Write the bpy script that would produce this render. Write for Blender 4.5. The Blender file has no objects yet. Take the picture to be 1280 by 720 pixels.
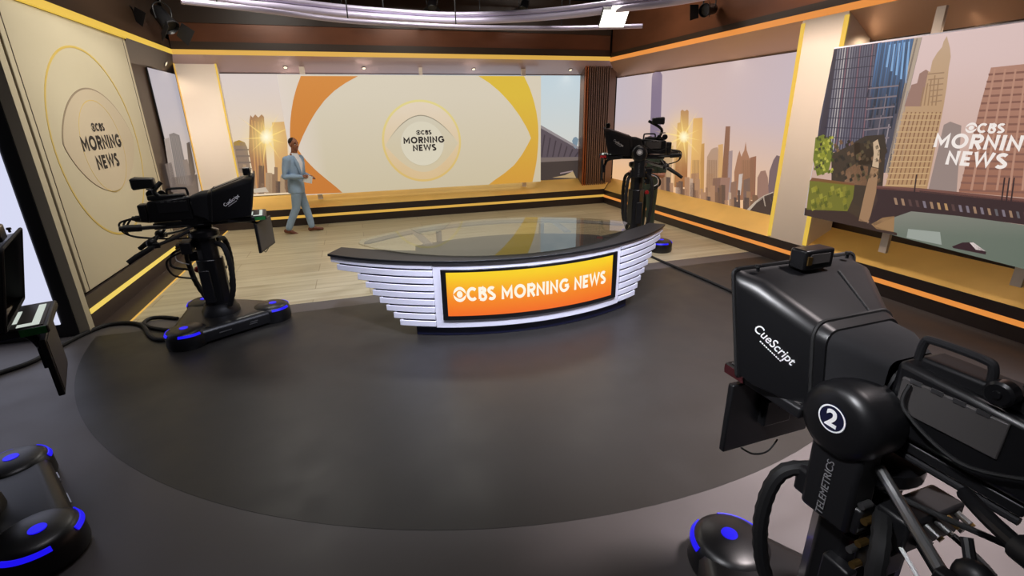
import bpy, math, random
from mathutils import Vector, Matrix
PI = math.pi
random.seed(7)
S = bpy.context.scene
COL = S.collection

# ------------------------------------------------------------ camera
FPX, YAW, PITCH, ROLL, CAMH = 611.184, 0.298452, 0.341046, 0.017849, 2.17
def cam_axes():
    cy, sy = math.cos(YAW), math.sin(YAW)
    f = Vector((sy*math.cos(PITCH), cy*math.cos(PITCH), -math.sin(PITCH)))
    r = Vector((cy, -sy, 0)); d = f.cross(r)
    c, s = math.cos(ROLL), math.sin(ROLL)
    return r*c + d*s, -r*s + d*c, f
RX, DY, FW = cam_axes()
cd = bpy.data.cameras.new('camera'); cam = bpy.data.objects.new('camera', cd); COL.objects.link(cam)
cd.sensor_fit = 'HORIZONTAL'; cd.sensor_width = 36.0; cd.lens = FPX/1280*36; cd.clip_start = 0.02
M = Matrix.Identity(4)
for i in range(3):
    M[i][0] = RX[i]; M[i][1] = -DY[i]; M[i][2] = -FW[i]
M.translation = (0, 0, CAMH)
cam.matrix_world = M
S.camera = cam
CO = Vector((0, 0, CAMH))
def ray(px, py): return RX*((px-640)/FPX) + DY*((py-360)/FPX) + FW
def onX(px, py, X): r = ray(px, py); return CO + r*(X/r.x)
def onY(px, py, Y): r = ray(px, py); return CO + r*(Y/r.y)
def onZ(px, py, Z): r = ray(px, py); return CO + r*((Z-CAMH)/r.z)

# ------------------------------------------------------------ world, lights, exposure
S.view_settings.view_transform = 'Standard'; S.view_settings.look = 'None'
S.view_settings.exposure = 0.0; S.view_settings.gamma = 1.0; S.view_settings.use_curve_mapping = False
w = bpy.data.worlds.new('world'); S.world = w; w.use_nodes = True
w.node_tree.nodes['Background'].inputs[0].default_value = (0.8, 0.75, 0.8, 1)
w.node_tree.nodes['Background'].inputs[1].default_value = 0.03
def area(name, loc, target, size, power, col=(1, .93, .84), spread=PI):
    l = bpy.data.lights.new(name, 'AREA'); l.energy = power; l.size = size; l.color = col; l.spread = spread
    o = bpy.data.objects.new(name, l); COL.objects.link(o); o.location = loc
    o.rotation_euler = (Vector(target)-Vector(loc)).to_track_quat('-Z', 'Y').to_euler(); return o
area('key_light', (1.4, 8.6, 4.7), (1.4, 9.3, 0), .8, 60, (1, .95, .86))
area('key_light', (-1.5, 8.4, 4.7), (-1.2, 9.2, 0), .8, 60, (1, .95, .86))
area('key_light', (4.4, 8.4, 4.7), (4.4, 9.0, 0), .8, 45, (1, .93, .84))
area('desk_light', (0.2, 2.6, 4.8), (1.0, 4.7, .5), .5, 58, (.80, .83, 1), 1.2)
area('desk_light', (3.0, 2.4, 4.8), (2.4, 4.7, .5), .5, 58, (.80, .83, 1), 1.2)
area('wall_light', (-0.6, 6.4, 4.6), (-2.9, 7.6, 1.8), .5, 30, (1, .95, .84), 1.6)
area('pillar_light', (-1.9, 8.9, 4.6), (-2.7, 11.5, 1.6), .5, 9, (1, .90, .80), .8)
area('wall_light', (4.2, 5.2, 4.6), (5.95, 5.5, 1.8), .5, 34, (1, .84, .74), 1.6)
area('floor_light', (3.0, .9, 4.6), (3.0, 1.9, 0), .5, 95, (1, .88, .88), 1.0)
area('side_light', (-1.2, .6, 4.3), (1.3, 1.2, 1.35), .25, 4.2, (.95, .95, 1), .45)
area('floor_light', (-1.6, 3.2, 4.6), (-1.3, 3.3, 0), .8, 20, (.95, .92, 1), 2.2)

# ------------------------------------------------------------ materials
def lin(c):
    return tuple(((x/255)/12.92 if x/255 <= .04045 else ((x/255+.055)/1.055)**2.4) for x in c)
def mat(name, rgb, rough=.5, metal=0., spec=.5, emit=None, es=1., noise=None, coat=0.):
    m = bpy.data.materials.new(name); m.use_nodes = True
    nt = m.node_tree; b = nt.nodes['Principled BSDF']
    c = (*lin(rgb), 1)
    b.inputs['Base Color'].default_value = c
    b.inputs['Roughness'].default_value = rough; b.inputs['Metallic'].default_value = metal
    b.inputs['Specular IOR Level'].default_value = spec
    b.inputs['Coat Weight'].default_value = coat; b.inputs['Coat Roughness'].default_value = .08
    if emit:
        b.inputs['Emission Color'].default_value = (*lin(emit), 1); b.inputs['Emission Strength'].default_value = es
    if noise:                                   # (scale, amount, stretch)
        sc, am, st = noise
        tc = nt.nodes.new('ShaderNodeTexCoord'); mp = nt.nodes.new('ShaderNodeMapping'); mp.inputs['Scale'].default_value = st
        n = nt.nodes.new('ShaderNodeTexNoise'); n.inputs['Scale'].default_value = sc; n.inputs['Detail'].default_value = 5
        mx = nt.nodes.new('ShaderNodeMix'); mx.data_type = 'RGBA'
        mx.inputs[6].default_value = tuple(max(0, x*(1-am)) for x in c[:3])+(1,)
        mx.inputs[7].default_value = tuple(min(1, x*(1+am)) for x in c[:3])+(1,)
        nt.links.new(tc.outputs['Object'], mp.inputs[0]); nt.links.new(mp.outputs[0], n.inputs[0])
        nt.links.new(n.outputs[0], mx.inputs[0]); nt.links.new(mx.outputs[2], b.inputs['Base Color'])
    return m
K = {}
K['black'] = mat('black_plastic', (23, 23, 25), .42)
K['satin'] = mat('black_satin', (19, 19, 21), .3, coat=.3)
K['vinyl'] = mat('black_vinyl', (19, 19, 21), .36, spec=.55, noise=(60, .2, (1, 1, 1)))
K['rubber'] = mat('black_rubber', (20, 20, 21), .7)
K['grey'] = mat('dark_grey_metal', (52, 52, 54), .38, .5)
K['panelgrey'] = mat('grey_panel', (76, 73, 72), .5)
K['steel'] = mat('bare_steel', (150, 150, 150), .28, .9)
K['brass'] = mat('brass_fittings', (150, 120, 70), .3, .9)
K['red'] = mat('red_plastic', (170, 25, 30), .4)
K['cloth'] = mat('black_cloth', (22, 22, 25), .9, noise=(20, .3, (1, 1, 1)))
K['blueled'] = mat('blue_led', (5, 5, 60), .4, emit=(28, 16, 235), es=1.0)
K['navy'] = mat('navy_gap', (22, 24, 52), .4)
K['white'] = mat('white_gloss_panel', (236, 235, 246), .35)
K['ink'] = mat('white_ink', (250, 250, 250), .6)
K['blackink'] = mat('black_ink', (34, 30, 30), .6)
K['beige'] = mat('beige_wall_board', (196, 186, 160), .6, noise=(1.6, .06, (1, 1, 1)))
K['beige2'] = mat('beige_disc_board', (192, 178, 154), .55)
K['pillar'] = mat('pale_pillar_board', (236, 220, 202), .5)
K['bronze'] = mat('mauve_gloss_soffit', (196, 172, 172), .3, .35)
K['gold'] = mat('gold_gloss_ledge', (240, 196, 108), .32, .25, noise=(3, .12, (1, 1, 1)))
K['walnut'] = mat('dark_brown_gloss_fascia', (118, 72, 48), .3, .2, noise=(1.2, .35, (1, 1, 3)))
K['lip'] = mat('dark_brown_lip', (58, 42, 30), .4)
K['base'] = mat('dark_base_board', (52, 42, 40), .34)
K['ring_y'] = mat('yellow_emblem_paint', (205, 178, 92), .5)
K['ring_t'] = mat('taupe_emblem_paint', (140, 124, 104), .55)
K['soffit2'] = mat('tan_gloss_soffit', (214, 176, 148), .3, .35)
K['fin'] = mat('ridged_brown_fins', (124, 98, 84), .3, .3)
K['copper'] = mat('copper_fin', (165, 98, 58), .3, .6)
K['dark'] = mat('dark_void', (16, 13, 15), .8)
K['ringm'] = mat('white_ring_tube', (205, 196, 222), .3, .3)
K['led_y'] = mat('yellow_led_strip', (120, 90, 40), .5, emit=(212, 178, 70))
K['led_y2'] = mat('amber_led_strip', (120, 80, 40), .5, emit=(205, 162, 72))
K['led_o'] = mat('orange_led_strip', (120, 70, 40), .5, emit=(220, 138, 62))
K['led_g'] = mat('lemon_led_strip', (120, 100, 40), .5, emit=(226, 196, 92))
K['lamp'] = mat('lamp_face', (250, 250, 240), .5, emit=(255, 252, 240), es=2.2)
K['spotlamp'] = mat('warm_lamp_face', (250, 240, 220), .5, emit=(255, 225, 190), es=1.2)
K['whitescreen'] = mat('white_screen', (20, 20, 20), .4, emit=(216, 219, 243), es=1.0)
K['suit'] = mat('light_blue_suit', (152, 177, 205), .8, noise=(14, .1, (1, 1, 1)))
K['shirt'] = mat('white_shirt', (235, 235, 240), .7)
K['skin'] = mat('brown_skin', (152, 98, 70), .5)
K['skin2'] = mat('light_skin', (196, 140, 116), .5)
K['hair'] = mat('dark_hair', (46, 32, 27), .8)
K['shoe'] = mat('brown_leather', (112, 62, 44), .4)
K['green'] = mat('dark_green_cloth', (66, 80, 68), .85)
K['paper'] = mat('white_paper', (245, 243, 240), .6)
K['eyew'] = mat('eye_white', (230, 225, 220), .4)
def floor_mat(name, rgb, rough, am, scale, spec=.5):
    m = mat(name, rgb, rough, noise=(scale, am, (1, 1, 1)), spec=spec)
    nt = m.node_tree; b = nt.nodes['Principled BSDF']
    n = nt.nodes.new('ShaderNodeTexNoise'); n.inputs['Scale'].default_value = 3.2; n.inputs['Detail'].default_value = 6
    tc = nt.nodes.new('ShaderNodeTexCoord'); nt.links.new(tc.outputs['Object'], n.inputs[0])
    r = nt.nodes.new('ShaderNodeMapRange'); r.inputs[3].default_value = rough-.1; r.inputs[4].default_value = rough+.12
    nt.links.new(n.outputs[0], r.inputs[0]); nt.links.new(r.outputs[0], b.inputs['Roughness'])
    return m
K['disc'] = floor_mat('dark_disc_floor', (38, 36, 34), .42, .16, 2.2)
K['concrete'] = floor_mat('grey_concrete_floor', (80, 76, 76), .42, .18, 1.6)
def plank_mat():
    m = mat('pale_wood_planks', (178, 165, 128), .38); nt = m.node_tree; b = nt.nodes['Principled BSDF']
    tc = nt.nodes.new('ShaderNodeTexCoord')
    br = nt.nodes.new('ShaderNodeTexBrick'); br.inputs['Scale'].default_value = 1.0
    br.inputs['Brick Width'].default_value = 1.9; br.inputs['Row Height'].default_value = .42
    br.inputs['Mortar Size'].default_value = .006; br.offset = .37
    br.inputs['Color1'].default_value = (*lin((196, 187, 158)), 1); br.inputs['Color2'].default_value = (*lin((180, 169, 140)), 1)
    br.inputs['Mortar'].default_value = (*lin((160, 146, 118)), 1)
    mp = nt.nodes.new('ShaderNodeMapping'); mp.inputs['Scale'].default_value = (.5, 7, 1)
    n = nt.nodes.new('ShaderNodeTexNoise'); n.inputs['Scale'].default_value = 1.5; n.inputs['Detail'].default_value = 6
    mx = nt.nodes.new('ShaderNodeMix'); mx.data_type = 'RGBA'; mx.blend_type = 'MULTIPLY'
    rp = nt.nodes.new('ShaderNodeValToRGB'); rp.color_ramp.elements[0].position = .3; rp.color_ramp.elements[0].color = (.72, .68, .6, 1)
    rp.color_ramp.elements[1].position = .62; rp.color_ramp.elements[1].color = (1, 1, 1, 1)
    mx.inputs[0].default_value = .8
    nt.links.new(tc.outputs['Object'], br.inputs[0]); nt.links.new(tc.outputs['Object'], mp.inputs[0]); nt.links.new(mp.outputs[0], n.inputs[0])
    nt.links.new(n.outputs[0], rp.inputs[0]); nt.links.new(br.outputs[0], mx.inputs[6]); nt.links.new(rp.outputs[0], mx.inputs[7])
    nt.links.new(mx.outputs[2], b.inputs['Base Color']); return m
K['planks'] = plank_mat()
def glass_mat():
    m = bpy.data.materials.new('tinted_glass'); m.use_nodes = True; nt = m.node_tree; nt.nodes.clear()
    o = nt.nodes.new('ShaderNodeOutputMaterial'); mx = nt.nodes.new('ShaderNodeMixShader')
    t = nt.nodes.new('ShaderNodeBsdfTransparent'); t.inputs[0].default_value = (.88, .88, .85, 1)
    g = nt.nodes.new('ShaderNodeBsdfGlossy'); g.inputs['Roughness'].default_value = .02; g.inputs[0].default_value = (.9, .92, .9, 1)
    f = nt.nodes.new('ShaderNodeFresnel'); f.inputs[0].default_value = 1.5
    ge = nt.nodes.new('ShaderNodeNewGeometry'); su = nt.nodes.new('ShaderNodeMath'); su.operation = 'SUBTRACT'; su.inputs[0].default_value = 1; su.use_clamp = True
    mu = nt.nodes.new('ShaderNodeMath'); mu.operation = 'MULTIPLY'
    nt.links.new(ge.outputs['Backfacing'], su.inputs[1]); nt.links.new(f.outputs[0], mu.inputs[0]); nt.links.new(su.outputs[0], mu.inputs[1])
    nt.links.new(mu.outputs[0], mx.inputs[0]); nt.links.new(t.outputs[0], mx.inputs[1]); nt.links.new(g.outputs[0], mx.inputs[2])
    nt.links.new(mx.outputs[0], o.inputs[0]); return m
K['glass'] = glass_mat()
def art_mat(name, alpha):
    m = bpy.data.materials.new(name); m.use_nodes = True; nt = m.node_tree; b = nt.nodes['Principled BSDF']
    a = nt.nodes.new('ShaderNodeVertexColor'); a.layer_name = 'Col'
    b.inputs['Base Color'].default_value = (.012, .012, .012, 1); b.inputs['Roughness'].default_value = .5
    b.inputs['Emission Strength'].default_value = 1.0
    nt.links.new(a.outputs['Color'], b.inputs['Emission Color'])
    if alpha:
        nt.links.new(a.outputs['Alpha'], b.inputs['Alpha']); b.inputs['Specular IOR Level'].default_value = 0
    return m
K['art'] = art_mat('screen_picture', False); K['glow'] = art_mat('screen_glow', True)

# ------------------------------------------------------------ mesh builder
def frame(d, up=Vector((0, 0, 1))):
    d = d.normalized()
    if abs(d.dot(up)) > .98: up = Vector((1, 0, 0))
    a = up.cross(d).normalized(); return a, d.cross(a)
class MB:
    def __init__(s): s.v = []; s.f = []; s.m = []
    def add(s, vs, fs, mi=0):
        o = len(s.v); s.v += [tuple(p) for p in vs]; s.f += [tuple(i+o for i in f) for f in fs]; s.m += [mi]*len(fs); return s
    def poly(s, pts, mi=0): return s.add(pts, [tuple(range(len(pts)))], mi)
    def box(s, c, d, rot=None, mi=0):
        c = Vector(c); R = rot or Matrix.Identity(3); vs = []
        for x in (-.5, .5):
            for y in (-.5, .5):
                for z in (-.5, .5): vs.append(c + R @ Vector((x*d[0], y*d[1], z*d[2])))
        return s.add(vs, [(0, 1, 3, 2), (4, 6, 7, 5), (0, 4, 5, 1), (2, 3, 7, 6), (0, 2, 6, 4), (1, 5, 7, 3)], mi)
    def hexa(s, p, mi=0):                        # 8 points: bottom loop, top loop
        return s.add(p, [(3, 2, 1, 0), (4, 5, 6, 7), (0, 1, 5, 4), (1, 2, 6, 5), (2, 3, 7, 6), (3, 0, 4, 7)], mi)
    def loft(s, loops, cap=True, closed=False, mi=0):
        n = len(loops[0]); vs = [p for l in loops for p in l]; fs = []; L = len(loops)
        for i in range(L if closed else L-1):
            a, b = i*n, ((i+1) % L)*n
            for j in range(n): fs.append((a+j, a+(j+1) % n, b+(j+1) % n, b+j))
        if cap and not closed: fs.append(tuple(range(n-1, -1, -1))); fs.append(tuple((L-1)*n+j for j in range(n)))
        return s.add(vs, fs, mi)
    def prism(s, outline, z0, z1, mi=0):
        return s.loft([[Vector((x, y, z0)) for x, y in outline], [Vector((x, y, z1)) for x, y in outline]], mi=mi)
    def tube(s, pts, r, n=10, closed=False, mi=0, flat=1.0):
        pts = [Vector(p) for p in pts]; rs = r if isinstance(r, (list, tuple)) else [r]*len(pts); loops = []; pa = None
        for i, p in enumerate(pts):
            if closed: d = pts[(i+1) % len(pts)]-pts[i-1]
            else: d = pts[min(i+1, len(pts)-1)]-pts[max(i-1, 0)]
            d = d.normalized()
            if pa is None: a, b = frame(d)
            else:
                a = pa - d*pa.dot(d)
                if a.length < 1e-5: a, b = frame(d)
                a.normalize(); b = d.cross(a)
            pa = a
            loops.append([p + (a*math.cos(2*PI*k/n) + b*math.sin(2*PI*k/n)*flat)*rs[i] for k in range(n)])
        return s.loft(loops, cap=True, closed=closed, mi=mi)
    def cyl(s, a, b, r, n=24, r2=None, mi=0): return s.tube([a, b], [r, r if r2 is None else r2], n, mi=mi)
    def lathe(s, o, ax, prof, n=24, mi=0):       # prof: (dist along axis, radius)
        o = Vector(o); ax = Vector(ax).normalized(); a, b = frame(ax)
        return s.loft([[o+ax*t+(a*math.cos(2*PI*k/n)+b*math.sin(2*PI*k/n))*max(r, 1e-4) for k in range(n)] for t, r in prof], mi=mi)
    def ball(s, c, r, n=12, mi=0, rot=None):
        c = Vector(c); r = r if isinstance(r, (tuple, list)) else (r, r, r); R = rot or Matrix.Identity(3)
        return s.loft([[c+R @ Vector((r[0]*math.sin(t)*math.cos(2*PI*k/n), r[1]*math.sin(t)*math.sin(2*PI*k/n), r[2]*math.cos(t))) for k in range(n)]
                       for t in [max(.02, min(PI-.02, PI*i/(n//2+2))) for i in range(n//2+3)]], mi=mi)
    def limb(s, pts, radii, n=12):               # overlapping capsules, for remeshed bodies
        s.tube(pts, radii, n)
        for p, r in zip(pts, radii): s.ball(p, r*.99, n)
        return s
    def build(s, name, m, parent=None, bevel=0, sharp=35, seg=2, remesh=0, smooth=0):
        me = bpy.data.meshes.new(name); me.from_pydata(s.v, [], s.f); me.validate()
        for x in (m if isinstance(m, (list, tuple)) else [m]): me.materials.append(x)
        if len(me.polygons) == len(s.m):
            me.polygons.foreach_set('material_index', s.m)
        me.polygons.foreach_set('use_smooth', [True]*len(me.polygons))
        me.set_sharp_from_angle(angle=math.radians(sharp)); me.update()
        o = bpy.data.objects.new(name, me); COL.objects.link(o)
        if parent: o.parent = parent
        if remesh:
            r = o.modifiers.new('r', 'REMESH'); r.mode = 'VOXEL'; r.voxel_size = remesh; r.use_smooth_shade = True
            if smooth: q = o.modifiers.new('s', 'SMOOTH'); q.factor = .5; q.iterations = smooth
        if bevel:
            b = o.modifiers.new('b', 'BEVEL'); b.width = bevel; b.segments = seg; b.limit_method = 'ANGLE'; b.angle_limit = math.radians(40)
        return o
def tag(o, label, cat, group=None):
    o['label'] = label; o['category'] = cat
    if group: o['group'] = group
    return o
def struct(o): o['kind'] = 'structure'; return o
def thing(name, label, cat, loc=(0, 0, 0), rz=0, group=None):
    o = bpy.data.objects.new(name, None); o.empty_display_size = .1; COL.objects.link(o)
    o.location = loc; o.rotation_euler = (0, 0, rz); return tag(o, label, cat, group)
def rotz(a): return Matrix.Rotation(a, 3, 'Z')
def smoothpath(pts, k=6, closed=False):          # Catmull-Rom
    pts = [Vector(p) for p in pts]; n = len(pts); out = []
    for i in range(n if closed else n-1):
        p0 = pts[(i-1) % n] if closed or i > 0 else pts[0]; p1 = pts[i]; p2 = pts[(i+1) % n]
        p3 = pts[(i+2) % n] if closed or i+2 < n else pts[-1]
        for j in range(k):
            t = j/k; out.append(.5*((2*p1)+(p2-p0)*t+(2*p0-5*p1+4*p2-p3)*t*t+(3*p1-p0-3*p2+p3)*t**3))
    if not closed: out.append(pts[-1])
    return out

# ------------------------------------------------------------ flat pictures on screens
class Art:
    """coloured polygons on one plane; P maps picture points to space, N is the plane's normal"""
    def __init__(s, P, N, step=.0015): s.P = P; s.N = Vector(N); s.v = []; s.f = []; s.c = []; s.a = []; s.step = step
    def poly(s, pts, col, layer=1, raw=False):
        o = len(s.v)
        for p in pts:
            q = Vector(p) if raw else s.P(*p); s.v.append(q+s.N*(layer*s.step))
        s.f.append(tuple(range(o, o+len(pts))))
        cols = [col(*p) if callable(col) else col for p in pts]
        s.c += [(*lin(c[:3]), c[3] if len(c) > 3 else 1.) for c in cols]; return s
    def grid(s, x0, y0, x1, y1, nx, ny, col, layer=0):
        for i in range(nx):
            for j in range(ny):
                a, b = x0+(x1-x0)*i/nx, x0+(x1-x0)*(i+1)/nx; c, d = y0+(y1-y0)*j/ny, y0+(y1-y0)*(j+1)/ny
                s.poly([(a, c), (b, c), (b, d), (a, d)], col, layer)
        return s
    def glow(s, cx, cy, rx, ry, col, a0, layer, n=28, rings=5, pw=1.6):
        for i in range(rings):
            r0, r1 = i/rings, (i+1)/rings
            for k in range(n):
                t0, t1 = 2*PI*k/n, 2*PI*(k+1)/n; o = len(s.v)
                for r, t in ((r0, t0), (r1, t0), (r1, t1), (r0, t1)):
                    s.v.append(s.P(cx+rx*r*math.cos(t), cy+ry*r*math.sin(t))+s.N*(layer*s.step)); s.c.append((*lin(col), a0*(1-r)**pw))
                s.f.append((o, o+1, o+2, o+3))
        return s
    def build(s, name, parent, m='art'):
        me = bpy.data.meshes.new(name); me.from_pydata([tuple(p) for p in s.v], [], s.f)
        ca = me.color_attributes.new('Col', 'FLOAT_COLOR', 'CORNER'); fl = []
        for f in s.f:
            for i in f: fl += s.c[i]
        ca.data.foreach_set('color', fl); me.materials.append(K[m]); me.update()
        o = bpy.data.objects.new(name, me); COL.objects.link(o); o.parent = parent; return o
def mixc(a, b, t): t = max(0, min(1, t)); return tuple(a[i]+(b[i]-a[i])*t for i in range(3))

# geometric sans capitals drawn as strokes (height 1), and the eye emblem
def arc(cx, cy, rx, ry, a0, a1, n=18): return [(cx+rx*math.cos(math.radians(a0+(a1-a0)*i/n)), cy+ry*math.sin(math.radians(a0+(a1-a0)*i/n))) for i in range(n+1)]
def glyph(ch, t):
    h = t/2; H = 1-h
    if ch == 'M': return 1.0, [[(h, 0), (h, H-.02), (.5, .3), (1-h, H-.02), (1-h, 0)]]
    if ch == 'O': return 1.06, [arc(.53, .5, .53-h, .5-h+.02, 0, 360, 32)]
    if ch == 'R': return .72, [[(h, 0), (h, H), (.4, H)]+arc(.4, .68, .25, H-.68, 90, -90, 12)+[(h, .68*2-H)], [(.38, .42), (.66, 0)]]
    if ch == 'N': return .8, [[(h, 0), (h, H-.04), (.8-h, .04+h), (.8-h, 1)]]
    if ch == 'I': return t, [[(h, 0), (h, 1)]]
    if ch == 'G': return 1.0, [arc(.52, .5, .52-h, .5-h+.02, 42, 350, 26), [(.55, .47), (1.0-h*.4, .47)]]
    if ch == 'E': return .62, [[(.6, H), (h, H), (h, h), (.6, h)], [(h, .5), (.54, .5)]]
    if ch == 'W': return 1.2, [[(h*.6, 1), (.33, h*1.2), (.6, .92), (.87, h*1.2), (1.2-h*.6, 1)]]
    if ch == 'S': return .64, [arc(.32, .735, .24, .265-h+.02, 35, 225, 14)+[(.32, .51)]+arc(.32, .265, .25, .265-h+.02, 60, -145, 14)]
    if ch == 'C': return .9, [arc(.5, .5, .5-h, .5-h+.02, 45, 315, 24)]
    if ch == 'B': return .68, [[(h, h), (h, H), (.36, H)]+arc(.36, .75, .22, H-.75, 90, -90, 10)+[(h, .52)], [(.36, .5)]+arc(.38, .28, .24, .5-.28, 90, -90, 10)+[(h, h)]]
    return .4, []
def strokes(pl, t):
    quads = []; n = len(pl); L = []; R = []
    closed = math.dist(pl[0], pl[-1]) < 1e-6
    for i in range(n):
        p = Vector(pl[i])
        a = Vector(pl[i])-Vector(pl[i-1]) if i > 0 else (Vector(pl[0])-Vector(pl[-2]) if closed else None)
        b = Vector(pl[i+1])-Vector(pl[i]) if i < n-1 else (Vector(pl[1])-Vector(pl[0]) if closed else None)
        a = a or b; b = b or a; a = a.normalized(); b = b.normalized()
        na = Vector((-a.y, a.x)); nb = Vector((-b.y, b.x)); mvec = (na+nb)
        mvec = mvec.normalized() if mvec.length > 1e-4 else na
        k = min(1/max(.35, mvec.dot(na)), 1.8)
        L.append(p+mvec*(t/2*k)); R.append(p-mvec*(t/2*k))
    for i in range(n-1): quads.append([L[i], L[i+1], R[i+1], R[i]])
    return quads
def text_polys(txt, h, t=.2, gap=.14):
    x = 0; out = []
    for ch in txt:
        if ch == ' ': x += .42; continue
        if ch == '@':
            w_, ps = 1.12, eye_polys()
            out += [[(x+p[0], p[1]) for p in q] for q in ps]; x += w_+gap*.3; continue
        w_, ls = glyph(ch, t)
        for l in ls: out += [[(x+q[0], q[1]) for q in quad] for quad in strokes(l, t)]
        x += w_+gap
    wd = x-gap
    return [[((p[0]-wd/2)*h, (p[1]-.5)*h) for p in q] for q in out], wd*h
def eye_polys():
    c, R = (.56, .5), .56; out = []; n = 24
    def yd(x): return math.sqrt(max(0, R*R-x*x))
    def ye(x): return .33*max(0, 1-(abs(x)/R)**1.7)
    for i in range(n):
        a, b = -R+2*R*i/n, -R+2*R*(i+1)/n
        out.append([(c[0]+a, c[1]+ye(a)), (c[0]+b, c[1]+ye(b)), (c[0]+b, c[1]+yd(b)), (c[0]+a, c[1]+yd(a))])
        out.append([(c[0]+a, c[1]-ye(a)), (c[0]+a, c[1]-yd(a)), (c[0]+b, c[1]-yd(b)), (c[0]+b, c[1]-ye(b))])
    out.append([(c[0]+.25*math.cos(2*PI*k/20), c[1]+.25*math.sin(2*PI*k/20)) for k in range(20)])
    return out
def lettering(txt, size, Mx, m, parent, name='lettering', off=.0, align='CENTER', ex=.0006):
    cu = bpy.data.curves.new(name, 'FONT'); cu.body = txt; cu.size = size; cu.align_x = align; cu.align_y = 'CENTER'; cu.offset = off; cu.extrude = ex
    tmp = bpy.data.objects.new('t', cu); COL.objects.link(tmp); dg = bpy.context.evaluated_depsgraph_get()
    me = bpy.data.meshes.new_from_object(tmp.evaluated_get(dg)); bpy.data.objects.remove(tmp); bpy.data.curves.remove(cu)
    me.name = name; me.materials.clear(); me.materials.append(m); me.transform(Mx)
    o = bpy.data.objects.new(name, me); COL.objects.link(o); o.parent = parent; return o
def plane_mx(o, x, y):
    x = Vector(x).normalized(); y = Vector(y); y = (y-x*y.dot(x)).normalized(); z = x.cross(y)
    m = Matrix.Identity(4)
    for i in range(3): m[i][0] = x[i]; m[i][1] = y[i]; m[i][2] = z[i]
    m.translation = o; return m
# ============================================================ THE ROOM
XL, XR, YB = -2.95, 5.95, 11.24
DB = .46                                     # depth of the sloped screen recess
ZB, ZT = .36, 3.31                           # top of the dark base, underside of the upper light line
ZS0, ZS1 = .62, 3.02                         # bottom and top of the recessed screens
Y0 = .4
def plate(name, outline, z0, z1, m):
    return struct(MB().prism(outline, z0, z1).build(name, K[m]))
CX, CY, CR = 1.595, 6.413, 4.487
a0 = math.asin((5.9-CY)/CR)
disc = [(CX+CR*math.cos(t), CY+CR*math.sin(t)) for t in [PI-a0+(PI+2*a0)*i/90 for i in range(91)]]
plate('floor', [(-6.5, -3), (7, -3), (7, 6.2), (-6.5, 6.2)], -.06, 0, 'concrete')
plate('floor', [(-3.4, 6.2), (6.5, 6.2), (6.5, 12), (-3.4, 12)], -.06, 0, 'planks')
plate('floor', disc, 0, .0015, 'disc')
plate('trim_1', [(-2.95, 6.2), (-2.67, 6.2), (-2.67, 11.2), (-2.95, 11.2)], 0, .012, 'base')
plate('trim_2', [(-2.67, 6.2), (-2.655, 6.2), (-2.655, 11.2), (-2.67, 11.2)], 0, .013, 'led_y2')  # floor edge, no lamp: its glow stands in for a reflected line
plate('ceiling', [(-6.5, -3), (7.5, -3), (7.5, 13), (-6.5, 13)], 5.2, 5.26, 'dark')

# back wall: sloped gold ledge, board behind the screens, sloped glossy soffit
b = MB()
def slope_back(z0, z1, mi, l0=XL, r0=XR, l1=-3.12, r1=XR+DB):
    b.poly([(l0, YB, z0), (r0, YB, z0), (r1, YB+DB, z1), (l1, YB+DB, z1)], mi)
slope_back(ZB, ZS0, 0); slope_back(ZT, ZS1, 1)
b.poly([(-3.12, YB+DB, ZS0), (XR+DB, YB+DB, ZS0), (XR+DB, YB+DB, ZS1), (-3.12, YB+DB, ZS1)], 2)
b.box((1.5, YB+DB+.1, 2.6), (9.9, .1, 5.2), mi=3)
struct(b.build('wall_back', [K['gold'], K['bronze'], K['lip'], K['dark']]))
b = MB()
def slope_right(z0, z1, mi): b.poly([(XR, YB, z0), (XR, Y0, z0), (XR+DB, Y0, z1), (XR+DB, YB+DB, z1)], mi)
slope_right(ZB-.03, ZS0-.05, 0); slope_right(ZT-.02, ZS1-.05, 1)
b.poly([(XR+DB, YB+DB, .5), (XR+DB, Y0, .5), (XR+DB, Y0, 3.02), (XR+DB, YB+DB, 3.02)], 2)
b.box((XR+DB+.1, 6.2, 2.6), (.1, 11.6, 5.2), mi=3)
struct(b.build('wall_right', [K['gold'], K['soffit2'], K['lip'], K['dark']]))
b = MB()
LX = -3.12
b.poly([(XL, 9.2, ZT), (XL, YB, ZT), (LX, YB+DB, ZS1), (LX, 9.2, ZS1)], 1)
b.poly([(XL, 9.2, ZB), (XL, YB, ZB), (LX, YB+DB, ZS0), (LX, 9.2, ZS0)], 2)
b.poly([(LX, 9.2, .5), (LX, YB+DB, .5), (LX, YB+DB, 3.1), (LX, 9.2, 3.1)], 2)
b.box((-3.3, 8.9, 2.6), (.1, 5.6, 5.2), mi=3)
struct(b.build('wall_left', [K['gold'], K['base'], K['lip'], K['dark']]))
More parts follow.
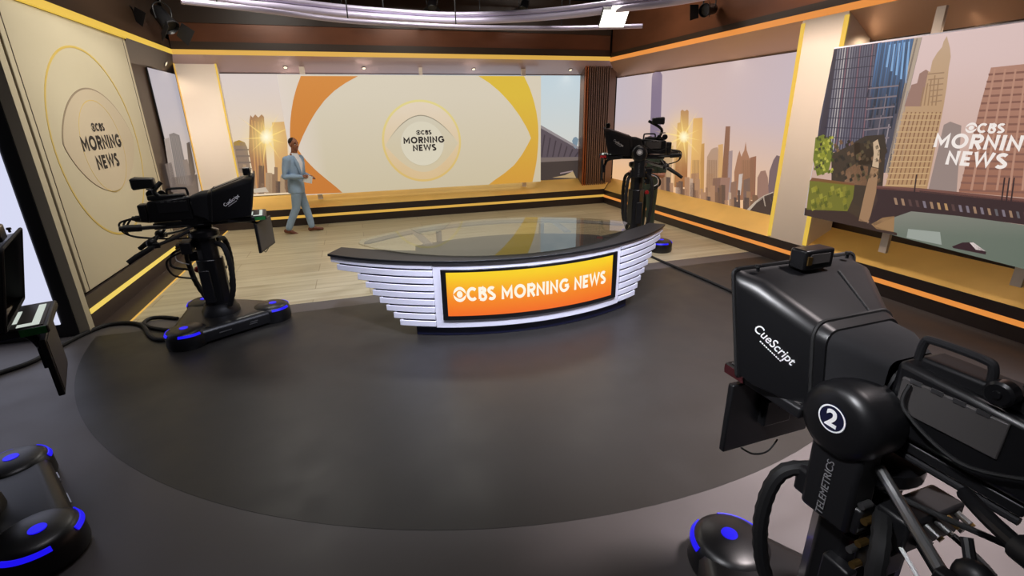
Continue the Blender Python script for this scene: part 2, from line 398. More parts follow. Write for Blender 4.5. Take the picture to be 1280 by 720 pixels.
# dark base with a light line in it, on three sides
def base_board(side, p0, p1, nrm, top, zl, led, n):
    p0 = Vector((*p0, 0)); p1 = Vector((*p1, 0)); nv = Vector((*nrm, 0))
    def strip(z0, z1, d0, d1):
        return MB().hexa([p0-nv*d1+Vector((0, 0, z0)), p1-nv*d1+Vector((0, 0, z0)), p1+nv*d0+Vector((0, 0, z0)), p0+nv*d0+Vector((0, 0, z0)),
                          p0-nv*d1+Vector((0, 0, z1)), p1-nv*d1+Vector((0, 0, z1)), p1+nv*d0+Vector((0, 0, z1)), p0+nv*d0+Vector((0, 0, z1))])
    struct(strip(0, top, 0, .04).build('baseboard_'+side, K['base']))
    struct(strip(zl-.028, zl+.028, .008, .0).build('trim_%d' % n, K[led]))
    return strip
base_board('back', (XL, YB), (XR, YB), (0, -1), ZB, .19, 'led_y2', 3)
base_board('right', (XR, YB), (XR, Y0), (-1, 0), ZB-.03, .18, 'led_o', 4)
base_board('left', (XL, 6.12), (XL, YB), (1, 0), .385, .215, 'led_g', 5)
# upper light line and the glossy brown fascia above it
def upper(p0, p1, nrm, zt, led, n, bands):
    p0 = Vector((*p0, 0)); p1 = Vector((*p1, 0)); nv = Vector((*nrm, 0))
    def strip(z0, z1, d0, d1):
        c = [p0-nv*d1, p1-nv*d1, p1+nv*d0, p0+nv*d0]
        return MB().hexa([q+Vector((0, 0, z0)) for q in c]+[q+Vector((0, 0, z1)) for q in c])
    struct(strip(zt, zt+.085, .004, .05).build('trim_%d' % n, K[led]))
    for z0, z1, d, m in bands:
        struct(strip(z0, z1, d, .10).build('trim_%d' % (n+1), K[m])); n += 1
upper((XL, YB), (XR, YB), (0, -1), ZT, 'led_y2', 6, [(3.395, 3.53, -.01, 'lip'), (3.53, 3.84, -.03, 'walnut'), (3.84, 4.5, -.01, 'lip')])
upper((XR, YB), (XR, Y0), (-1, 0), ZT-.02, 'led_o', 10, [(3.375, 3.47, -.01, 'lip'), (3.47, 4.5, -.03, 'walnut')])
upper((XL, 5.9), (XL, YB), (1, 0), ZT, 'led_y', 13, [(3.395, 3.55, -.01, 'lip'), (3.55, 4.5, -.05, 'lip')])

# ---- left wall: big raised panel with the eye emblem
pl = thing('wall_panel', 'tall beige panel with a large round eye emblem and black show title, left wall', 'wall panel', (-2.97, 7.7, 0))
def lp(o, name, m, **k): q = o.build(name, K[m], **k); q.parent = pl; return q
def rel(mb): mb.v = [(x+2.97, y-7.7, z) for x, y, z in mb.v]; return mb
lp(rel(MB().box((-3.08, 7.72, 1.85), (.2, 2.98, 2.9))), 'board', 'beige', bevel=.006)
lp(rel(MB().box((-3.05, 6.065, 1.66), (.2, .10, 3.3))), 'end_board', 'beige')
lp(rel(MB().box((-3.1, 6.16, 1.85), (.16, .10, 2.9))), 'shadow_gap', 'lip')
for yy in (6.31, 9.12):
    lp(rel(MB().box((-2.979, yy, 1.85), (.004, .012, 2.9))), 'seam', 'lip')
lp(rel(MB().box((-3.02, 9.215, 1.85), (.03, .008, 2.9))), 'edge_light', 'led_y2')
EY, EZ, ER = 7.598, 1.896, 1.105
def ringpts(cy, cz, r, n=64): return [(cy+r*math.cos(2*PI*k/n), cz+r*math.sin(2*PI*k/n)) for k in range(n)]
def lflat(o2, x, name, m):                    # outline (y, z) raised off the panel
    mb = MB(); mb.loft([[(-2.98, y, z) for y, z in o2], [(x, y, z) for y, z in o2]]); return lp(rel(mb), name, m, sharp=30)
def lring(cy, cz, r0, r1, x, name, m):
    a = ringpts(cy, cz, r0); c = ringpts(cy, cz, r1)
    mb = MB(); mb.loft([[(-2.98, *p) for p in a], [(x, *p) for p in a], [(x, *p) for p in c], [(-2.98, *p) for p in c]], cap=False); return lp(rel(mb), name, m)
lring(EY, EZ, ER-.012, ER+.012, -2.9765, 'emblem_ring', 'ring_y')
def almond(cy, cz, hw, hh, n=24, p=2.0, e=1.0):
    u = [-math.cos(PI*i/n) for i in range(n+1)] if e < 1 else [-1+2*i/n for i in range(n+1)]
    top = [(cy+hw*a, cz+hh*max(0, 1-abs(a)**p)**e) for a in u]
    return top+[(y, 2*cz-z) for y, z in reversed(top[1:-1])]
lflat(almond(7.63, 1.945, .945, .615, 40, 2.0, .72), -2.9755, 'emblem_almond_outline', 'ring_t')
lflat(almond(7.636, 1.938, .935, .605, 40, 2.0, .72), -2.9745, 'emblem_almond', 'beige2')
lring(7.62, 1.87, .545, .553, -2.9735, 'emblem_pupil_ring', 'ring_y')
def text_on(parent, txt, h, org, ux, uz, m, name='lettering', t=.2, gap=.14, rel_to=(0, 0, 0)):
    ps, wd = text_polys(txt, h, t, gap); mb = MB(); o = Vector(org)-Vector(rel_to); ux = Vector(ux); uz = Vector(uz)
    for q in ps: mb.poly([o+ux*p[0]+uz*p[1] for p in q])
    return mb.build(name, K[m], parent=parent)
for txt, h, yc, zc, t in (('@CBS', .092, 7.585, 2.108, .27), ('MORNING', .165, 7.60, 1.93, .25), ('NEWS', .165, 7.60, 1.70, .25)):
    text_on(pl, txt, h, (-2.9725, yc, zc), (0, 1, 0), (0, 0, 1), 'blackink', t=t, rel_to=(-2.97, 7.7, 0))

# ---- pillars and the ridged corner column
def pillar(name, label, c, d, ledspec):
    t = thing(name, label, 'pillar', (c[0], c[1], 0))
    MB().box((0, 0, c[2]), d).build('board', K['pillar'], t)
    for off, dd, m in ledspec: MB().box(off, dd).build('edge_light', K[m], t)
pillar('pillar', 'pale pillar with yellow lit edges in the left back corner', (-2.67, 11.52, 1.82), (.72, .12, 2.9),
       [((-.348, -.063, 1.82), (.022, .012, 2.75), 'led_y2'), ((.346, -.063, 1.82), (.03, .012, 2.75), 'led_y')])
pillar('pillar', 'pale pillar with yellow lit edges between the two right wall screens', (6.16, 5.52, 1.81), (.42, .68, 2.96),
       [((-.213, .32, 1.8), (.014, .06, 2.9), 'led_y'), ((-.213, -.32, 1.8), (.014, .06, 2.9), 'led_y')])
t = thing('corner_column', 'dark brown ridged column in the right back corner', 'column', (5.72, 11.5, 0))
MB().box((.1, .1, 1.83), (.84, .3, 2.94)).build('core', K['fin'], t)
for i in range(12):
    MB().box((-.30+i*.057, -.075, 1.83), (.028, .06, 2.94)).build('fin', K['copper' if i < 2 else 'fin'], t, bevel=.006)

# ============================================================ SCREENS
def screen(name, label, origin): return thing(name, label, 'screen', origin)
def blds(A, lst, layer=2):
    for pts, c in lst: A.poly(pts, c, layer)
def low_city(A, x0, x1, y0f, y1f, n, cols, rnd, layer=4):
    for i in range(n):
        x = x0+(x1-x0)*(i+rnd.random())/n; w_ = (x1-x0)/n*(.8+rnd.random()); yb = y1f(x); yt = y0f(x)+(yb-y0f(x))*rnd.random()*.75
        A.poly([(x, yt), (x+w_, yt+.5), (x+w_, y1f(x+w_)), (x, yb)], rnd.choice(cols), layer)
def local(A, o): A.v = [v-Vector(o) for v in A.v]; return A

# back wall sunrise skyline (recessed)
YS = YB+DB-.03
o = (1.6, YS, 1.82)
t = screen('video_screen', 'wide recessed screen of a sunrise skyline on the back wall, behind the eye display', o)
MB().box((0, .012, 0), (7.9, .02, 2.4)).build('screen_body', K['black'], t)
A = Art(lambda x, y: onY(x, y, YS), (0, -1, 0))
def csky(x, y, z): return mixc(mixc((214, 200, 194), (228, 205, 172), (2.9-z)/1.6), mixc((192, 208, 216), (205, 206, 200), (2.9-z)/1.5), (x+1.2)/4)
for i in range(14):
    for j in range(8):
        xs = [-2.34+7.88*k/14 for k in (i, i+1)]; zs = [.62+2.4*k/8 for k in (j, j+1)]
        A.poly([(xs[0], YS, zs[0]), (xs[1], YS, zs[0]), (xs[1], YS, zs[1]), (xs[0], YS, zs[1])], csky, 0, raw=True)
rnd = random.Random(3)
blds(A, [([(312, 150), (313, 144), (316, 147), (319, 143), (323, 147), (327, 143), (330, 146), (331, 165), (336, 241), (321, 242), (311, 190)], (158, 112, 78)),
         ([(340, 153), (355, 152), (359, 175), (362, 240), (346, 241)], (206, 160, 104)),
         ([(290, 182), (293, 177), (299, 175), (306, 178), (309, 184), (318, 242), (301, 243)], (140, 118, 100)),
         ([(290, 182), (293, 177), (299, 175), (306, 178), (308, 182)], (170, 135, 60))], 2)
for k in range(4): A.poly([(314+k*4, 150+k), (315.3+k*4, 150+k), (322+k*4, 240), (320+k*4, 240)], (196, 142, 88), 3)
for k in range(7): A.poly([(295+k*.5, 186+k*8), (311+k*1.2, 186+k*8), (311+k*1.2, 188+k*8), (295+k*.5, 188.5+k*8)], (122, 104, 92), 3)
low_city(A, 296, 372, lambda x: 205, lambda x: 243.5-(x-300)*.05, 16, [(110, 84, 66), (140, 110, 84), (92, 74, 64), (168, 140, 110)], rnd)
A.poly([(316, 236), (332, 234), (336, 240), (318, 241)], (196, 180, 160), 5)
# right end of the skyline: a bridge roof against pale blue sky
A.poly([(672, 158), (731, 191), (731, 223), (672, 226)], (86, 76, 84), 2)
A.poly([(672, 158), (672, 154), (731, 188), (731, 191)], (142, 134, 136), 3)
for k in range(8): A.poly([(676+k*7, 196), (680+k*7, 168+k*3.6), (681.5+k*7, 169+k*3.6), (677.6+k*7, 196)], (62, 54, 62), 3)
A.poly([(672, 197), (731, 196), (731, 200), (672, 203)], (112, 100, 96), 4)
A.poly([(672, 203), (731, 200), (731, 223), (672, 226)], (62, 54, 52), 4)
A.poly([(690, 222), (706, 219), (716, 214), (720, 222.5)], (176, 150, 110), 5); A.poly([(700, 216), (716, 213), (716, 214.5), (700, 217.5)], (150, 130, 130), 5)
A.poly([(715, 176), (717, 172), (720, 171), (723, 174), (722, 179), (720, 186), (717, 184)], (120, 140, 155), 3)
local(A, o).build('picture', t)
A = Art(lambda x, y: onY(x, y, YS), (0, -1, 0)); A.glow(333, 172, 34, 36, (255, 226, 140), .95, 9)
for k in range(9):
    an = PI*2*k/9+.3; ln = 30+10*(k % 3); dx, dy = math.cos(an), math.sin(an)
    o_ = len(A.v)
    for p, al in (((333-dy*1.2, 172+dx*1.2), .9), ((333+dx*ln, 172+dy*ln), 0), ((333+dy*1.2, 172-dx*1.2), .9)):
        A.v.append(A.P(*p)+A.N*.0165); A.c.append((*lin((255, 220, 130)), al))
    A.f.append((o_, o_+1, o_+2))
A.glow(333, 171, 9, 10, (255, 252, 225), 1, 13, pw=.8)
local(A, o).build('sun_glow', t, 'glow')

# the big eye display standing in front of it
YE = 11.42
o = (1.515, YE, 1.8)
t = screen('video_screen', 'large cream display of an orange and yellow eye emblem with a black title, back wall', o)
MB().box((0, .035, 0), (5.57, .06, 2.39)).build('screen_body', K['white'], t)
for xx in (-.80, 3.90):
    MB().box((xx-1.515, .085, -.03), (.10, .05, 2.75)).build('support_post', K['pillar'], t)
MB().box((1.572-1.515, .085, 1.27), (.07, .05, .16)).build('support_post', K['pillar'], t)
A = Art(lambda x, y: onY(x, y, YE), (0, -1, 0))
def ccr(x, y, z): return mixc(mixc((200, 187, 158), (212, 201, 180), (z-.6)/2.0), (220, 206, 194), (-.7-x)/.35)
X0, X1, Z0, Z1 = -1.268, 4.298, .606, 2.99
for i in range(8):
    for j in range(6):
        xs = [X0+(X1-X0)*k/8 for k in (i, i+1)]; zs = [Z0+(Z1-Z0)*k/6 for k in (j, j+1)]
        A.poly([(xs[0], YE, zs[0]), (xs[1], YE, zs[0]), (xs[1], YE, zs[1]), (xs[0], YE, zs[1])], ccr, 0, raw=True)
zb_ = lambda x: 243.4-(x-400)*.0535               # lower edge of the display in the picture
def corange(x, y): return mixc((208, 134, 58), (196, 120, 52), (y-95)/140)
def cyellow(x, y): return mixc((216, 182, 62), (206, 150, 58), (y-120)/110)
outerL = [(376, 95), (370.5, 110), (366.5, 125), (364, 140), (362.6, 155), (362.4, 170), (363.5, 185), (366, 200), (370, 215), (375.5, 230), (380.5, 243)]
innerL = [(447.5, 95.2), (433, 103), (419, 112.5), (406, 125), (394, 141), (386, 155), (378.6, 170), (372, 186), (378, 195), (386, 204), (396, 214), (408, 224), (420, 233.5), (428, 240.8)]
n = len(outerL)
def resample(p, n):
    d = [0]
    for a_, b_ in zip(p, p[1:]): d.append(d[-1]+math.dist(a_, b_))
    out = []
    for k in range(n):
        s_ = d[-1]*k/(n-1); i = max(j for j in range(len(d)) if d[j] <= s_+1e-9); i = min(i, len(p)-2)
        f_ = (s_-d[i])/(d[i+1]-d[i]); out.append((p[i][0]+(p[i+1][0]-p[i][0])*f_, p[i][1]+(p[i+1][1]-p[i][1])*f_))
    return out
def band(A, a, c, col, layer, n=24):
    a = resample(a, n); c = resample(c, n)
    for i in range(n-1): A.poly([a[i], a[i+1], c[i+1], c[i]], col, layer)
band(A, outerL, innerL, corange, 2)
outerR = [(655, 95.2), (662, 110), (667, 125), (670.5, 140), (672.6, 155), (673, 170), (672.4, 185), (671, 200), (668.5, 214), (665.5, 227.5)]
innerR = [(598, 95), (612, 104), (625, 115), (638, 129), (649, 144), (658, 159), (664, 172), (659, 182), (652, 194), (643, 206), (630, 217), (614, 228), (611, 230.8)]
band(A, outerR, innerR, cyellow, 2)
# pale shading of the almond's edge, inner ring, small almond and disc
CXp, CYp = 528, 177
Cw = onY(CXp, CYp, YE)
def U(u, v): return (Cw.x+u, YE, Cw.z+v)
def wring(r0, r1, col, layer, cu=0, cv=0, n=72):
    for k in range(n):
        a_, b_ = 2*PI*k/n, 2*PI*(k+1)/n
        q = [U(cu+r*math.cos(t_), cv+r*math.sin(t_)) for r, t_ in ((r0, a_), (r0, b_), (r1, b_), (r1, a_))]
        A.poly(q, col, layer, raw=True)
wring(0, .835, lambda x, y, z: mixc((212, 184, 140), (222, 206, 184), (z-1.0)/1.4), 2)
wring(.825, .872, lambda x, y, z: mixc((212, 180, 110), (222, 208, 140), (z-.9)/1.6), 3)
al = almond(0, -.06, .80, .60, 28, 1.9)
A.poly([U(u, v) for u, v in almond(0, -.05, .812, .61, 28, 1.9)], lambda x, y, z: mixc((210, 196, 166), (150, 140, 120), (z-1.7)/.3), 4, raw=True)
A.poly([U(u, v) for u, v in al], lambda x, y, z: mixc((205, 190, 158), (206, 198, 178), (z-1.3)/.9), 5, raw=True)
wring(0, .478, lambda x, y, z: mixc((196, 184, 154), (206, 198, 180), (z-1.3)/.3), 6, 0, -.05)
wring(0, .468, (214, 206, 184), 7, 0, -.045)
for txt, px, py, h, tt in (('@CBS', 529.5, 165.5, .092, .26), ('MORNING', 530, 174.8, .140, .25), ('NEWS', 530.5, 184.5, .140, .25)):
    ps, wd = text_polys(txt, h, tt); c_ = onY(px, py, YE)
    for q in ps: A.poly([(c_.x+p[0], YE, c_.z+p[1]) for p in q], (40, 34, 34), 9, raw=True)
local(A, o).build('picture', t)

# left wall small skyline screen
XS = -3.08
o = (XS, 11.0, 1.82)
t = screen('video_screen', 'narrow screen of grey skyscrapers on the left wall beside the corner pillar', o)
y0_, y1_ = 10.2, 11.62
MB().box((-.015, (y0_+y1_)/2-11, 0), (.02, y1_-y0_, 2.38)).build('screen_body', K['black'], t)
A = Art(lambda x, y: onX(x, y, XS), (1, 0, 0))
for j in range(6):
    zs = [.64+2.36*k/6 for k in (j, j+1)]
    A.poly([(XS, y0_, zs[0]), (XS, y1_, zs[0]), (XS, y1_, zs[1]), (XS, y0_, zs[1])], lambda x, y, z: mixc((196, 178, 160), (176, 170, 178), (z-1)/1.4), 0, raw=True)
blds(A, [([(205, 174), (211, 172), (222, 232), (214, 232)], (150, 138, 132)),
         ([(211, 168), (217, 166), (224, 169), (237, 232), (222, 232)], (106, 100, 100)),
         ([(233, 179), (237, 177), (244, 215), (240, 232), (236, 210)], (92, 80, 72)),
         ([(228, 200), (234, 199), (242, 232), (234, 232)], (126, 112, 104)),
         ([(206, 205), (214, 203), (222, 240), (214, 240)], (92, 82, 80)),
         ([(214, 222), (246, 218), (250, 250), (218, 256)], (96, 84, 78))], 2)
for k in range(5): A.poly([(213+k*2, 170), (213.6+k*2, 170), (224+k*2.2, 230), (223.4+k*2.2, 230)], (128, 120, 116), 3)
local(A, o).build('picture', t)

# right wall skyline screen
XS2 = XR+DB-.03
o = (XS2, 8.9, 1.75)
t = screen('video_screen', 'long screen of a hazy pink sunrise skyline on the right wall, behind the far camera', o)
MB().box((.012, -.2, 0), (.02, 5.9, 2.42)).build('screen_body', K['black'], t)
A = Art(lambda x, y: onX(x, y, XS2), (-1, 0, 0))
def cs2(x, y, z):
    c_ = mixc(mixc((196, 184, 192), (206, 180, 174), (11.6-y)/3.5), (196, 178, 184), (8.5-y)/2.2)
    c_ = mixc(c_, (232, 186, 142), max(0, (2.05-z)/1.2)*(1 if y > 8 else .8)); return c_
ya, yb_ = 5.85, 11.65
for i in range(14):
    for j in range(10):
        ys = [ya+(yb_-ya)*k/14 for k in (i, i+1)]; zs = [.545+2.42*k/10 for k in (j, j+1)]
        A.poly([(XS2, ys[0], zs[0]), (XS2, ys[1], zs[0]), (XS2, ys[1], zs[1]), (XS2, ys[0], zs[1])], cs2, 0, raw=True)
def hz(c0, c1): return lambda x, y: mixc(c0, c1, (y-150)/90)
blds(A, [([(815, 97), (816, 92), (819, 90), (826, 90), (828, 94), (825, 190), (812, 190)], (128, 112, 134)),
         ([(824, 184), (842, 182), (838, 238), (820, 236)], (182, 150, 116)),
         ([(842, 190), (852, 188), (852, 232), (842, 232)], (200, 160, 112)),
         ([(866.7, 148), (878.4, 147), (875.6, 240), (862, 240)], hz((208, 158, 96), (220, 170, 104))),
         ([(851, 139), (853, 137), (856, 139), (859, 137), (861, 139), (859, 234), (843, 234), (847, 154), (850.5, 153)], hz((170, 122, 84), (160, 104, 60))),
         ([(877, 180), (880.7, 179), (880, 244), (873, 243)], (188, 138, 78)),
         ([(898, 181), (904, 180), (904, 240), (897, 240)], (206, 160, 106)),
         ([(884, 196), (889, 187), (892, 185), (897, 184), (900, 191), (898, 246), (882, 246)], hz((172, 148, 138), (182, 138, 100))),
         ([(907.3, 158), (913, 157.8), (909, 250), (900, 250)], hz((140, 98, 78), (130, 88, 62))),
         ([(911, 189), (916, 188), (914, 250), (907, 250)], (158, 136, 134)),
         ([(918, 215), (922, 196), (924.5, 188), (927, 196), (928.5, 192), (930.5, 188), (932.3, 177), (933.6, 188), (935, 192), (937, 198), (945.5, 195), (944, 250), (918, 250)], hz((176, 128, 100), (150, 104, 78))),
         ([(938, 197), (945.5, 195), (944, 246), (938, 246)], hz((152, 106, 84), (140, 96, 76))),
         ([(947, 222), (951, 214), (957, 213), (960, 222), (962, 258), (946, 258)], (150, 114, 100)),
         ([(962, 214), (967, 200), (971, 194), (977, 196), (968, 262), (958, 262)], (116, 94, 96))], 2)
blds(A, [([(864, 217), (874, 216), (873, 250), (862, 248)], (178, 132, 96)), ([(884, 217), (892, 217), (890, 252), (882, 252)], (172, 132, 102)),
         ([(891, 223), (901, 222), (899, 256), (889, 256)], (132, 98, 84)), ([(901, 222), (913, 222), (909, 258), (898, 258)], (152, 114, 98)),
         ([(924, 218), (929, 217), (926, 244), (922, 244)], (198, 182, 172)), ([(930, 225), (938, 222), (938, 262), (929, 262)], (118, 94, 86)), ([(914, 228), (921, 226), (920, 258), (912, 258)], (140, 106, 88))], 3)
rnd = random.Random(11)
edge2 = lambda x: 234.5+(x-814)*.2285
low_city(A, 806, 968, lambda x: edge2(x)-24, lambda x: edge2(x)+2, 46, [(122, 90, 70), (148, 112, 86), (100, 76, 64), (170, 128, 98), (88, 70, 64), (190, 160, 138)], rnd, 4)
for lay, (x0_, x1_, dx) in enumerate(((866, 874, 1.3), (885, 897, 1.5), (928, 944, 1.6))):
    x = x0_
    while x < x1_: A.poly([(x, 200), (x+.5, 200), (x+.2, 240), (x-.3, 240)], (132, 98, 70), 3); x += dx
blds(A, [([(938, 263), (948, 251), (956, 245), (967, 241), (967, 272), (938, 265)], (66, 52, 48)),
         ([(934, 262), (944, 252), (955, 244.5), (967, 239.5), (967, 241), (956, 246.5), (946, 254), (937, 264)], (186, 168, 150)),
         ([(954, 246), (955.5, 245.5), (958, 258), (956.5, 258)], (176, 158, 142)), ([(961, 242.5), (962.5, 242), (966, 254), (964.5, 254)], (176, 158, 142))], 6)
local(A, o).build('picture', t)
A = Art(lambda x, y: onX(x, y, XS2), (-1, 0, 0)); A.glow(855, 171, 34, 44, (255, 214, 124), .9, 9)
for k in range(10):
    an = 2*PI*k/10+.2; ln = 26+9*(k % 3); dx, dy = math.cos(an), math.sin(an); o_ = len(A.v)
    for p, al_ in (((855-dy*1.2, 171+dx*1.2), .85), ((855+dx*ln, 171+dy*ln), 0), ((855+dy*1.2, 171-dx*1.2), .85)):
        A.v.append(A.P(*p)+A.N*.0165); A.c.append((*lin((255, 224, 140)), al_))
    A.f.append((o_, o_+1, o_+2))
A.glow(856, 171, 7, 8, (255, 250, 215), 1, 13, pw=.8)
local(A, o).build('sun_glow', t, 'glow')

# right wall river display, nearest the camera
XD = 5.86
yd0, yd1, zd0, zd1 = 2.0, 5.21, .80, 2.873
o = (XD, (yd0+yd1)/2, (zd0+zd1)/2)
t = screen('video_screen', 'big display of a city river and bridge, nearest on the right wall', o)
MB().box((.035, 0, 0), (.06, yd1-yd0+.03, zd1-zd0+.03)).build('screen_body', K['white'], t)
for yy in (4.11, 2.8): MB().box((.095, yy-o[1], 0), (.04, .09, 2.62)).build('support_post', K['pillar'], t)
A = Art(lambda x, y: onX(x, y, XD), (-1, 0, 0))
for i in range(8):
    for j in range(8):
        ys = [yd0+(yd1-yd0)*k/8 for k in (i, i+1)]; zs = [zd0+(zd1-zd0)*k/8 for k in (j, j+1)]
        A.poly([(XD, ys[0], zs[0]), (XD, ys[1], zs[0]), (XD, ys[1], zs[1]), (XD, ys[0], zs[1])],
               lambda x, y, z: mixc((196, 164, 150), (214, 188, 184), (z-1.6)/1.1), 0, raw=True)
bot = lambda x: 268.3+(x-1007)*.2235
blds(A, [([(1180, 156), (1188, 152), (1202, 157), (1196, 240), (1160, 240)], (146, 128, 122)),
         ([(1239, 84.5), (1450, 62), (1450, 262), (1199, 240), (1226, 130)], lambda x, y: mixc((172, 128, 110), (150, 102, 82), (y-80)/160)),
         ([(1043, 61.4), (1102, 53), (1092, 120), (1082, 190), (1020, 190), (1025, 150)], (70, 66, 82)),
         ([(1098, 54), (1153, 46.6), (1128, 150), (1112, 216), (1072, 216), (1084, 170)], (74, 72, 84))], 2)
rnd = random.Random(5)
for k in range(16):                                    # vertical glazing of the dark round tower
    f_ = (k+.4)/16; xt = 1046+f_*50; xb = 1030+f_*52; c_ = mixc((100, 97, 110), (184, 176, 174), math.exp(-((f_-.22)/.16)**2))
    if k % 5 == 4: c_ = (128, 92, 100)
    A.poly([(xt, 61-(xt-1043)*.14), (xt+1.3, 61-(xt-1043)*.14), (xb+1.2, 188), (xb, 188)], c_, 3)
A.poly([(1043, 61.4), (1047, 60.8), (1030, 188), (1021, 188)], (58, 50, 62), 4)
for k in range(9): A.poly([(1041-k*1.6, 75+k*12), (1094-k*1.2, 69+k*13), (1094-k*1.2, 70+k*13), (1041-k*1.6, 76+k*12)], (52, 50, 62), 4)
def blue(x, y): return mixc(mixc((92, 136, 186), (62, 82, 118), (y-48)/70), (48, 48, 58), (y-95)/60)
for k in range(15):
    xa, xb_, wd_ = 1098+k*3, 1073+k*2.75, 2.3
    dk = 1-.32*((k*7 % 5)/4); yb2 = 120+((k*31) % 50)
    f2 = (yb2-54)/162; xm = xa+(xb_-xa)*f2
    A.poly([(xa, 54-(xa-1098)*.135), (xa+wd_, 53.6-(xa-1098)*.135), (xm+wd_, yb2), (xm, yb2)], (lambda d_: lambda x, y: tuple(c*d_ for c in blue(x, y)))(dk), 3)
for k in range(5):
    xa = 1112+k*6; A.poly([(xa, 56-k), (xa+2.2, 55.6-k), (xa-2, 84+k*5), (xa-4.5, 84+k*5)], (126, 164, 206), 4)
blds(A, [([(1143, 48), (1153, 46.6), (1128, 150), (1112, 216), (1107, 216), (1122, 150)], (172, 154, 136)),
         ([(1146, 48), (1148, 47.7), (1124, 150), (1110, 216), (1108.5, 216), (1121, 150)], (120, 106, 98))], 4)
for k in range(5): A.poly([(1155+k*4.6, 94+abs(k-3)*5), (1156.4+k*4.6, 94+abs(k-3)*5), (1152+k*4.8, 132), (1150.4+k*4.8, 132)], (150, 118, 88), 6)
A.poly([(1046, 262), (1062, 230), (1084, 228), (1082, 250), (1086, 285), (1060, 272)], (66, 52, 40), 5)
A.poly([(1085, 282), (1096, 232), (1110, 236), (1100, 285)], (66, 50, 46), 5)
for k in range(16):
    x = 1088+k*3.3; y = 96+(k*37 % 100)
    A.poly([(x, y), (x+1.4, y), (x-3, y+26), (x-4.4, y+26)], rnd.choice([(150, 138, 142), (118, 108, 116), (44, 44, 56), (50, 48, 58)]), 4)
for k in range(8): A.poly([(1086-k*1.5, 110+k*13), (1124-k*2.4, 106+k*13), (1124-k*2.4, 108+k*13), (1086-k*1.5, 111.5+k*13)], (124, 112, 118), 5)
wr = [(1131, 133), (1140, 106), (1147, 104), (1150, 92), (1158, 87), (1163, 90), (1166, 76), (1172, 66), (1178, 59), (1180, 52), (1184, 45), (1186, 52), (1188, 60), (1189, 71), (1186.5, 85), (1184, 108), (1180, 133), (1159, 238), (1106, 238)]
A.poly(wr, lambda x, y: mixc((188, 158, 130), (176, 138, 98), (y-50)/150), 4)
A.poly([(1131, 133), (1140, 106), (1147, 104), (1150, 92), (1158, 87), (1161, 89), (1152, 133)], (150, 116, 104), 5)
for k in range(9):
    xt = 1134+k*5.2; xb = 1110+k*5.6
    A.poly([(xt, 140), (xt+1.7, 140), (xb+1.7, 232), (xb, 232)], (136, 100, 72), 5)
for k in range(6): A.poly([(1160+k*.8, 92+k*7), (1181-k*.6, 90+k*7), (1181-k*.6, 91.5+k*7), (1160+k*.8, 93.5+k*7)], (152, 122, 96), 5)
for k in range(13): A.poly([(1128-k*1.8, 142+k*7.4), (1178-k*1.6, 142+k*7.4), (1178-k*1.6, 143.4+k*7.4), (1128-k*1.8, 143.4+k*7.4)], (194, 160, 118), 6)
for k in range(17):
    y = 92+k*9; xl = 1236-k*2.3
    A.poly([(xl, y), (1450, y-16+k*1.6), (1450, y-13.2+k*1.6), (xl, y+2.6)], (130, 90, 78), 3)
for k in range(8): A.poly([(1243+k*13, 86), (1245.5+k*13, 86), (1216+k*16, 238), (1213+k*16, 238)], (178, 134, 114), 4)
blds(A, [([(1020, 172), (1030, 168), (1040, 176), (1041, 196), (1036, 215), (1022, 220), (1017, 200)], (112, 118, 40)),
         ([(1024, 176), (1031, 172), (1038, 180), (1034, 196), (1025, 198)], (158, 156, 56)),
         ([(1040, 192), (1072, 178), (1108, 186), (1104, 232), (1080, 262), (1040, 234)], (62, 50, 40)),
         ([(1058, 212), (1070, 205), (1086, 208), (1084, 232), (1056, 230)], (134, 100, 76)),
         ([(1068, 178), (1082, 170), (1106, 168), (1110, 190), (1096, 206), (1070, 206)], (56, 46, 38))], 6)
for k in range(60):                                    # leaves of the near tree and the dark tree
    x = 1018+rnd.random()*22; y = 170+rnd.random()*46
    A.poly([(x, y), (x+2.5, y-1.5), (x+3.5, y+2), (x+.5, y+3)], rnd.choice([(150, 150, 58), (96, 104, 40), (176, 172, 72), (70, 78, 34), (60, 54, 40)]), 7)
for k in range(70):
    x = 1042+rnd.random()*58; y = 176+rnd.random()*50
    A.poly([(x, y), (x+3, y-2), (x+4.5, y+2), (x+1, y+4)], rnd.choice([(52, 44, 36), (74, 60, 44), (84, 72, 50), (44, 38, 34), (112, 84, 62)]), 7)
blds(A, [([(1013, 226), (1040, 226), (1069, 232), (1067, 248), (1060, 264), (1009, 262)], (110, 108, 40)),
         ([(1016, 222), (1069, 229), (1069, 232), (1013, 226)], (120, 78, 52)),
         ([(1090, 209), (1099, 211), (1096, 240), (1087, 278), (1074, 276), (1082, 240)], (152, 118, 88)),
         ([(1092, 178), (1098, 174), (1101, 186), (1099, 210), (1091, 208), (1093, 192)], (196, 168, 138))], 7)
for k in range(34):
    x = 1013+rnd.random()*50; y = 230+rnd.random()*28
    A.poly([(x, y), (x+4, y-2), (x+5, y+4), (x+1, y+6)], rnd.choice([(146, 140, 54), (90, 92, 34), (128, 122, 46)]), 8)
A.poly([(1086, 270), (1150, 262), (1300, 284), (1450, 306), (1450, 380), (1110, 292)], lambda x, y: mixc((128, 128, 118), (92, 104, 92), (y-262)/50), 6)
